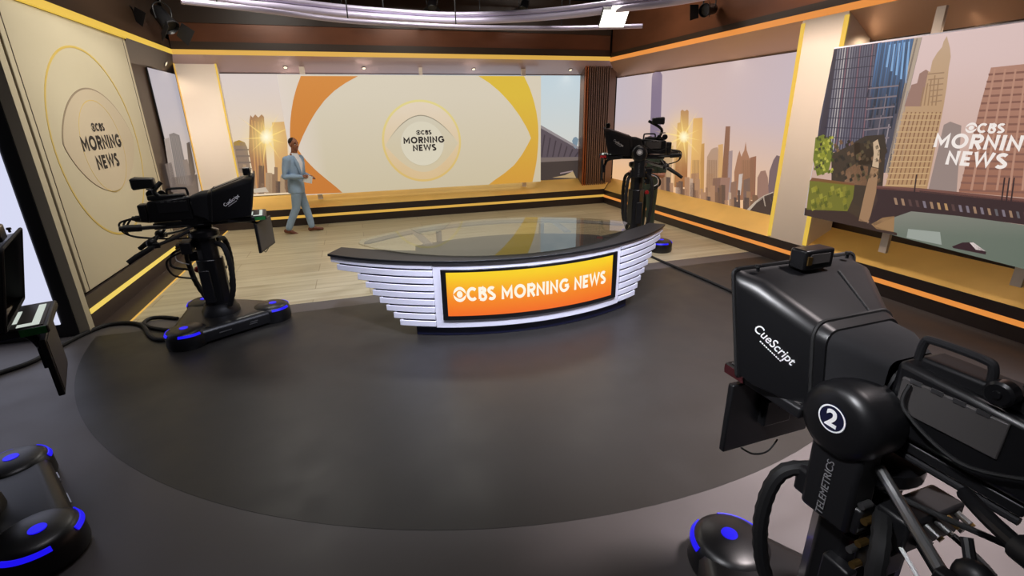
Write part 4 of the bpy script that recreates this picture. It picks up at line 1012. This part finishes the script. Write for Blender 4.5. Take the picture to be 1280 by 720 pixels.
def face(parent, L, o, skinlip):
    for s in (-1, 1):
        MB().ball(L(.078, s*.031, .006)-o, (.011, .013, .010), 8).build('eye', K['eyew'], parent)
        MB().ball(L(.087, s*.031, .006)-o, (.005, .006, .006), 8).build('pupil', K['hair'], parent)
        MB().limb([L(.084, s*.016, .03)-o, L(.083, s*.032, .034)-o, L(.074, s*.048, .028)-o], [.0045, .005, .003], 6).build('eyebrow', K['hair'], parent)
    MB().limb([L(.086, -.022, -.061)-o, L(.094, 0, -.061)-o, L(.086, .022, -.061)-o], [.004, .006, .004], 6).build('lips', skinlip, parent)
def hand(mb, w, d, up, curl=.5, side=1):                # wrist, direction, back-of-hand normal
    w = Vector(w); d = Vector(d).normalized(); up = Vector(up); up = (up-d*up.dot(d)).normalized(); s = d.cross(up)*side
    mb.limb([w, w+d*.045, w+d*.085], [.026, .03, .03], 10)
    for k, ln in enumerate((.072, .08, .076, .06)):
        b = w+d*.088+s*(.030-.020*k); p1 = b+d*ln*.45-up*.008; p2 = p1+(d*math.cos(curl)-up*math.sin(curl))*ln*.35; p3 = p2+(d*math.cos(curl*1.8)-up*math.sin(curl*1.8))*ln*.3
        mb.limb([b, p1, p2, p3], [.0095, .009, .0085, .0075], 8)
    b = w+d*.03+s*.03; mb.limb([b, b+d*.03+s*.02-up*.008, b+d*.062+s*.022-up*.018], [.012, .010, .009], 8)

# --- presenter walking along the back wall (faces +X, a little to the room)
po = Vector((-1.13, 10.52, 0)); prs = thing('person', 'person in a light blue suit walking with white papers by the back wall', 'person', po)
def TW(z): t_ = max(0, min(1, (z-.78)/.4)); return -.55*t_*t_*(3-2*t_)
def tw(mb, dz=0):                                       # the chest turns to the room
    mb.v = [(x*math.cos(TW(z))-y*math.sin(TW(z)), x*math.sin(TW(z))+y*math.cos(TW(z)), z) for x, y, z in mb.v]; return mb
def P(x, y, z): return Vector((x, y, z))                # local: x forward, y to the wall, z up
mb = MB()
L, R_ = head_parts(mb, (.075, -.008, 1.70), (math.cos(-.22), math.sin(-.22)), .06)
mb.limb([P(.045, 0, 1.50), P(.06, -.004, 1.57), P(.075, -.01, 1.64)], [.062, .058, .056], 14)
mb.limb([P(.02, 0, 1.30), P(.04, 0, 1.50)], [.09, .08], 12)
hand(mb, P(.235, -.115, 1.115), (.85, .45, .10), (0, -.4, 1), .7, 1)
hand(mb, P(.27, .05, 1.10), (.85, -.55, .02), (0, .3, 1), .7, -1)
bd = tw(mb).build('body', K['skin'], prs, remesh=.006, smooth=3)
L2 = lambda x, y, z: Matrix.Rotation(-.55, 3, 'Z') @ L(x, y, z)
face(prs, L2, Vector((0, 0, 0)), mat('lips', (120, 62, 52), .5))
mb = MB()
mb.ball(L(-.020, 0, .046), (.092, .077, .083), 16, rot=R_)
tw(mb).build('hair', K['hair'], prs)
mb = MB()                                              # shirt front and collar
mb.limb([P(.02, 0, 1.05), P(.035, 0, 1.30), P(.055, 0, 1.46)], [.105, .12, .085], 16)
mb.lathe(P(.05, -.003, 1.49), (.12, 0, 1), [(0, .078), (.03, .070), (.055, .066), (.06, .055)], 20)
tw(mb).build('shirt', K['shirt'], prs, remesh=.008, smooth=2)
mb = MB()                                              # jacket
def ell(c, rx, ry, n=24, gap=0, yaw=0): return [P(c[0]+rx*math.cos(q)*math.cos(yaw)-ry*math.sin(q)*math.sin(yaw), c[1]+rx*math.cos(q)*math.sin(yaw)+ry*math.sin(q)*math.cos(yaw), c[2]) for q in [2*PI*k/n for k in range(n)]]
mb.loft([ell((-.025, 0, .80), .155, .20), ell((-.02, 0, .92), .15, .195), ell((-.005, 0, 1.08), .13, .175), ell((.01, 0, 1.25), .14, .20), ell((.015, 0, 1.38), .125, .215), ell((.02, 0, 1.45), .10, .19), ell((.03, 0, 1.505), .07, .10)])
for s in (-1, 1):
    sh = P(.01, s*.195, 1.425); el = P(-.045, s*.265, 1.13) if s < 0 else P(-.02, s*.25, 1.13)
    wr_ = P(.215, -.125, 1.11) if s < 0 else P(.25, .06, 1.10)
    mb.limb([P(.02, s*.12, 1.455), sh, sh*.5+el*.5, el, el*.5+wr_*.5, wr_], [.06, .08, .068, .06, .052, .043], 14)
jk = tw(mb).build('jacket', K['suit'], prs, remesh=.010, smooth=4)
# open front: white shirt wedge and lapels laid on the chest
ft = Vector((math.cos(-.12), math.sin(-.12), 0)); sd = Vector((-ft.y, ft.x, 0))
def chest(u, z): base = .145 if z < 1.36 else .145-(z-1.36)*.42; return P(.012, 0, z)+ft*base*1.06+sd*u
tw(MB().loft([[chest(-.07, 1.475)+ft*.0, chest(.07, 1.475), chest(.07, 1.475)-ft*.04, chest(-.07, 1.475)-ft*.04], [chest(-.055, 1.36)+ft*.012, chest(.055, 1.36)+ft*.012, chest(.055, 1.36)-ft*.04, chest(-.055, 1.36)-ft*.04],
           [chest(-.008, 1.16)+ft*.004, chest(.008, 1.16)+ft*.004, chest(.008, 1.16)-ft*.03, chest(-.008, 1.16)-ft*.03]])).build('shirt_front', K['shirt'], prs)
for s in (-1, 1):
    tw(MB().loft([[chest(s*.065, 1.485)+ft*.006, chest(s*.09, 1.47), chest(s*.09, 1.47)-ft*.02, chest(s*.065, 1.485)-ft*.014], [chest(s*.055, 1.36)+ft*.022, chest(s*.115, 1.36)+ft*.006, chest(s*.115, 1.36)-ft*.02, chest(s*.055, 1.36)-ft*.01],
               [chest(s*.008, 1.15)+ft*.012, chest(s*.035, 1.15)+ft*.006, chest(s*.035, 1.15)-ft*.02, chest(s*.008, 1.15)-ft*.01]])).build('lapel', K['suit'], jk)
mb = MB()                                              # trousers
hipz = .93
feet = [(P(-.275, -.075, .08), -.35), (P(.15, .06, .075), .0)]
mb.loft([ell((-.02, 0, .80), .135, .175), ell((-.02, 0, .90), .14, .18), ell((-.015, 0, 1.0), .125, .165)])
mb.limb([P(-.02, -.09, .86), P(-.03, -.09, .76), P(-.075, -.085, .50), P(-.19, -.08, .28), P(-.265, -.078, .12)], [.105, .10, .077, .068, .062], 16)
mb.limb([P(-.015, .09, .86), P(.02, .09, .76), P(.085, .08, .49), P(.125, .07, .28), P(.145, .06, .11)], [.105, .10, .077, .068, .062], 16)
mb.build('trousers', K['suit'], prs, remesh=.010, smooth=3)
for (f, pit) in feet:
    mb = MB(); R2 = Matrix.Rotation(pit*-1, 3, 'Y') if pit else Matrix.Identity(3)
    R2 = Matrix.Rotation(.30 if pit else -.06, 3, 'Y')
    def fp(x, z, y=0): return f+R2 @ Vector((x, y, z))
    mb.limb([fp(-.045, -.03), fp(.03, -.02), fp(.11, -.045), fp(.19, -.055)], [.042, .046, .038, .026], 12)
    mb.limb([fp(0, .01), fp(-.01, .05)], [.042, .045], 10)
    mb.build('shoe', K['shoe'], prs, remesh=.007, smooth=2)
pap = thing('paper_sheets', 'small sheaf of white papers held by the person in the blue suit', 'papers', (-1.13+.30*math.cos(-.5)-.02, 10.52+.30*math.sin(-.5)-.045, 1.065), -.45)
MB().hexa([(-.09, -.07, -.05), (.08, -.10, -.07), (.08, -.094, -.067), (-.09, -.064, -.047), (-.07, -.02, .08), (.09, -.06, .06), (.09, -.054, .062), (-.07, -.014, .082)]).build('top_sheet', K['paper'], pap)
MB().hexa([(-.08, -.055, -.055), (.10, -.08, -.08), (.10, -.074, -.077), (-.08, -.049, -.052), (-.06, -.008, .07), (.11, -.04, .045), (.11, -.034, .047), (-.06, -.002, .072)]).build('under_sheet', K['paper'], pap)

# --- operator standing behind the far camera
oo = Vector((4.98, 7.80, 0)); opr = thing('person', 'person in dark green working behind the raised far camera', 'person', oo)
mb = MB()
L, R_ = head_parts(mb, (-.06, -.06, 1.64), (-.9, -.4), .12)
mb.limb([P(-.02, -.02, 1.44), P(-.03, -.03, 1.51), P(-.05, -.05, 1.58)], [.062, .057, .056], 12)
mb.limb([P(0, 0, 1.25), P(-.01, -.01, 1.44)], [.09, .08], 12)
# bare forearms and hands reaching for the pan bar
mb.limb([P(.14, -.24, 1.22), P(.12, -.27, 1.12), P(.02, -.33, 1.13), P(-.08, -.36, 1.15)], [.05, .046, .038, .029], 12); hand(mb, P(-.08, -.36, 1.15), (-1, -.15, .1), (0, -.2, 1), .9, -1)
mb.limb([P(-.06, .26, 1.22), P(-.10, .25, 1.10), P(-.2, .16, 1.12), P(-.26, .08, 1.16)], [.05, .046, .038, .029], 12); hand(mb, P(-.26, .08, 1.16), (-.9, -.4, .1), (0, .2, 1), .9, 1)
mb.build('body', K['skin2'], opr, remesh=.007, smooth=3)
face(opr, L, Vector((0, 0, 0)), mat('lips', (160, 92, 84), .5))
MB().ball(L(-.022, 0, .042), (.094, .080, .092), 16, rot=R_).build('hair', K['hair'], opr)
mb = MB()
mb.loft([ell((.02, 0, .84), .135, .19, yaw=-2.7), ell((.02, 0, 1.0), .135, .185, yaw=-2.7), ell((.01, 0, 1.2), .135, .20, yaw=-2.7), ell((0, 0, 1.36), .12, .215, yaw=-2.7), ell((-.01, 0, 1.43), .09, .17, yaw=-2.7), ell((-.02, -.01, 1.47), .07, .08, yaw=-2.7)])
mb.limb([P(.07, -.17, 1.39), P(.12, -.22, 1.30), P(.14, -.24, 1.20)], [.08, .074, .07], 12)
mb.limb([P(-.08, .19, 1.39), P(-.07, .24, 1.30), P(-.06, .26, 1.20)], [.08, .074, .07], 12)
mb.build('shirt', K['green'], opr, remesh=.010, smooth=4)
mb = MB()
mb.loft([ell((.02, 0, .80), .13, .175, yaw=-2.7), ell((.02, 0, .96), .13, .175, yaw=-2.7)])
for s in (-1, 1): mb.limb([P(.02-.03*s, .09*s, .84), P(.02-.035*s, .095*s, .48), P(.03-.04*s, .10*s, .09)], [.102, .078, .066], 14)
mb.build('trousers', K['green'], opr, remesh=.010, smooth=3)
for s in (-1, 1):
    f = P(.03-.04*s, .10*s, .05); mb = MB(); mb.limb([f+P(.05, .02, -.008), f, f+P(-.10, -.045, -.012), f+P(-.17, -.075, -.02)], [.042, .046, .038, .029], 12); mb.limb([f, f+P(0, 0, .06)], [.044, .045], 10)
    mb.build('shoe', K['black'], opr, remesh=.007, smooth=2)

# ============================================================ CABLES ON THE FLOOR
def floor_cable(label, px, r, closed=False):
    pts = smoothpath([onZ(x, y, r) for x, y in px], 8); o = pts[0].copy(); o.z = 0
    c = MB(); c.tube([p-o for p in pts], r, 10); q = c.build('floor_cable', K['rubber']); q.location = o; return tag(q, label, 'cable')
floor_cable('thick black cable snaking from the left edge to the left camera', [(-30, 478), (0, 466), (40, 452), (80, 430), (110, 415), (135, 406), (160, 403.5), (178, 407), (186, 418), (196, 424), (210, 424)], .022)
floor_cable('short black cable loop behind the left camera base', [(222, 414), (205, 412), (188, 409), (180, 404), (188, 398), (204, 396.5), (222, 398)], .02)
floor_cable('long black cable running across the floor right of the desk', [(800, 312), (815, 321), (850, 336), (890, 353), (930, 372), (975, 398), (1010, 425)], .018)

# ============================================================ CEILING
def pipes(name, label, px, z, r, extra=(), closed=False):
    pts = [onZ(x, y, z) for x, y in px]+[Vector(e) for e in extra]
    pts = smoothpath(pts, 8, closed); o = pts[0].copy()
    c = MB(); c.tube([p-o for p in pts], r, 14, closed=closed)
    t = thing(name, label, 'ceiling rail', o); c.build('tube', K['ringm'], t); return t, pts, o
t, pts, o = pipes('ring_truss', 'large white curved ring rail hung above the studio, upper of two', [(283, 1), (350, 9), (419, 16.5), (480, 21.5), (560, 26), (640, 24), (712, 18.5), (780, 10), (850, 1)], 3.75, .055,
      [(5.3, 6.3, 3.75), (5.2, 4.4, 3.75), (4.2, 2.6, 3.75), (1.6, 1.6, 3.75), (-1.2, 2.6, 3.75), (-2.3, 5, 3.75), (-2.2, 7.6, 3.75)], True)
q = MB(); q.tube([p-o+Vector((0, 0, .10)) for p in pts], .04, 12, closed=True); q.build('upper_tube', K['ringm'], t)
for k in range(0, len(pts), 12): MB().cyl(pts[k]-o+Vector((0, 0, .1)), pts[k]-o+Vector((0, 0, 1.44)), .012, 8).build('drop_rod', K['black'], t)
t, pts, o = pipes('ring_truss', 'thinner white curved rail just below the ring rail, ending at the right', [(226, 1), (327, 12.5), (419, 24.5), (480, 29), (570, 33.5), (650, 35), (720, 35), (803, 32.5)], 3.58, .036)
for k in range(4, len(pts), 14): MB().cyl(pts[k]-o, pts[k]-o+Vector((0, 0, 1.61)), .010, 8).build('drop_rod', K['black'], t)
# lighting pipes above
for i, (y, z) in enumerate(((10.4, 4.45), (9.2, 4.62), (7.9, 4.75))):
    t = thing('lighting_pipe', 'black lighting pipe crossing the ceiling, %s' % ('nearest the back wall', 'between the other two', 'furthest from the back wall')[i], 'pipe', (1.5, y, z))
    MB().cyl((-4.3, 0, 0), (4.3, 0, 0), .03, 12).build('tube', K['grey'], t)
    for x in (-3.5, -1.2, 1.2, 3.5): MB().cyl((x, 0, 0), (x, 0, 5.2-z), .012, 8).build('drop_rod', K['black'], t)
def stage_light(label, p, aim, s=1., m='black', lampm='spotlamp', hang=.5):
    t = thing('stage_light', label, 'stage light', p); a = (Vector(aim)-Vector(p)).normalized(); u, v = frame(a)
    MB().lathe(-a*.16*s, a, [(0, .05*s), (.02, .085*s), (.20*s, .09*s), (.30*s, .11*s), (.31*s, .10*s), (.27*s, .085*s)], 20).build('housing', K[m], t)
    MB().lathe(a*.10*s, a, [(0, .084*s), (.004, .084*s)], 20).build('lens', K[lampm], t)
    for k, (sx) in enumerate((-1, 1)):
        MB().hexa([a*.15*s+u*sx*.10*s-v*.1*s, a*.15*s+u*sx*.105*s-v*.1*s, a*.15*s+u*sx*.105*s+v*.1*s, a*.15*s+u*sx*.10*s+v*.1*s,
                   a*.30*s+u*sx*.17*s-v*.12*s, a*.30*s+u*sx*.175*s-v*.12*s, a*.30*s+u*sx*.175*s+v*.12*s, a*.30*s+u*sx*.17*s+v*.12*s]).build('barn_door', K[m], t)
    MB().tube(smoothpath([u*.105*s, u*.11*s+Vector((0, 0, .14*s)), Vector((0, 0, .2*s)), -u*.11*s+Vector((0, 0, .14*s)), -u*.105*s], 5), .010*s, 8).build('yoke', K[m], t)
    MB().cyl((0, 0, .2*s), (0, 0, hang), .012, 8).build('hanger', K[m], t); return t
stage_light('dark stage light hanging at the top left corner above the left wall', tuple(onZ(205, 24, 3.72)), (0, 8, 0), 1.25, hang=1.4)
stage_light('stage light with a warm glint further left along the left wall top', tuple(onZ(150, 6, 3.85)), (0, 7, 0), 1.0, hang=1.3)
stage_light('grey stage light against the right wall fascia', tuple(onZ(886, 12, 3.72)), tuple(onZ(800, 25, 3.4)), .95, 'grey', hang=.8)
stage_light('small stage light above the ring rail, left of centre', tuple(onZ(420, 4, 4.15)), (1, 7, 0), .9, hang=.4)
stage_light('small stage light above the ring rail, at the centre', tuple(onZ(540, 6, 4.2)), (1, 7, 0), .9, hang=.4)
stage_light('small stage light above the ring rail, right of centre', tuple(onZ(655, 8, 4.2)), (1, 7, 0), .9, hang=.4)
# square light panel under the ring
c = onZ(767, 24, 3.62)
t = thing('light_panel', 'bright white square light panel under the ring rail, right of centre', 'light panel', c, math.radians(-12))
RP = Matrix.Rotation(math.radians(-38), 3, 'X')
MB().box((0, 0, .03), (.44, .36, .05), RP).build('housing', K['grey'], t, bevel=.006)
MB().box(RP @ Vector((0, 0, -.03))+Vector((0, 0, .03)), (.42, .34, .008), RP).build('lamp_face', K['lamp'], t)
MB().box(RP @ Vector((.02, -.215, -.03))+Vector((0, 0, .03)), (.22, .06, .008), RP).build('flap', K['lamp'], t)
MB().cyl((0, 0, .05), (0, 0, 1.57), .012, 8).build('hanger', K['black'], t)

for nm_, lb, p, d, m_ in (('ceiling_beam', 'dull pink beam crossing the ceiling left of centre above the ring', (.9, 10.6, 4.42), (3.6, .22, .18), mat('pink_beam', (150, 104, 100), .5)),
                          ('ceiling_duct', 'blue grey duct crossing the ceiling right of centre above the ring', (3.4, 9.0, 4.35), (2.6, .5, .3), mat('blue_duct', (74, 84, 104), .5))):
    t = thing(nm_, lb, 'beam' if 'beam' in nm_ else 'duct', p)
    MB().box((0, 0, 0), d).build('body', m_, t, bevel=.02)
    for x in (-1, 1): MB().cyl((x, 0, d[2]/2), (x, 0, 5.2-p[2]), .015, 8).build('hanger', K['black'], t)
    for x in (-1.1, 0, 1.1): MB().box((x, 0, 0), (.04, d[1]+.02, d[2]+.02)).build('joint_band', K['grey'], t)
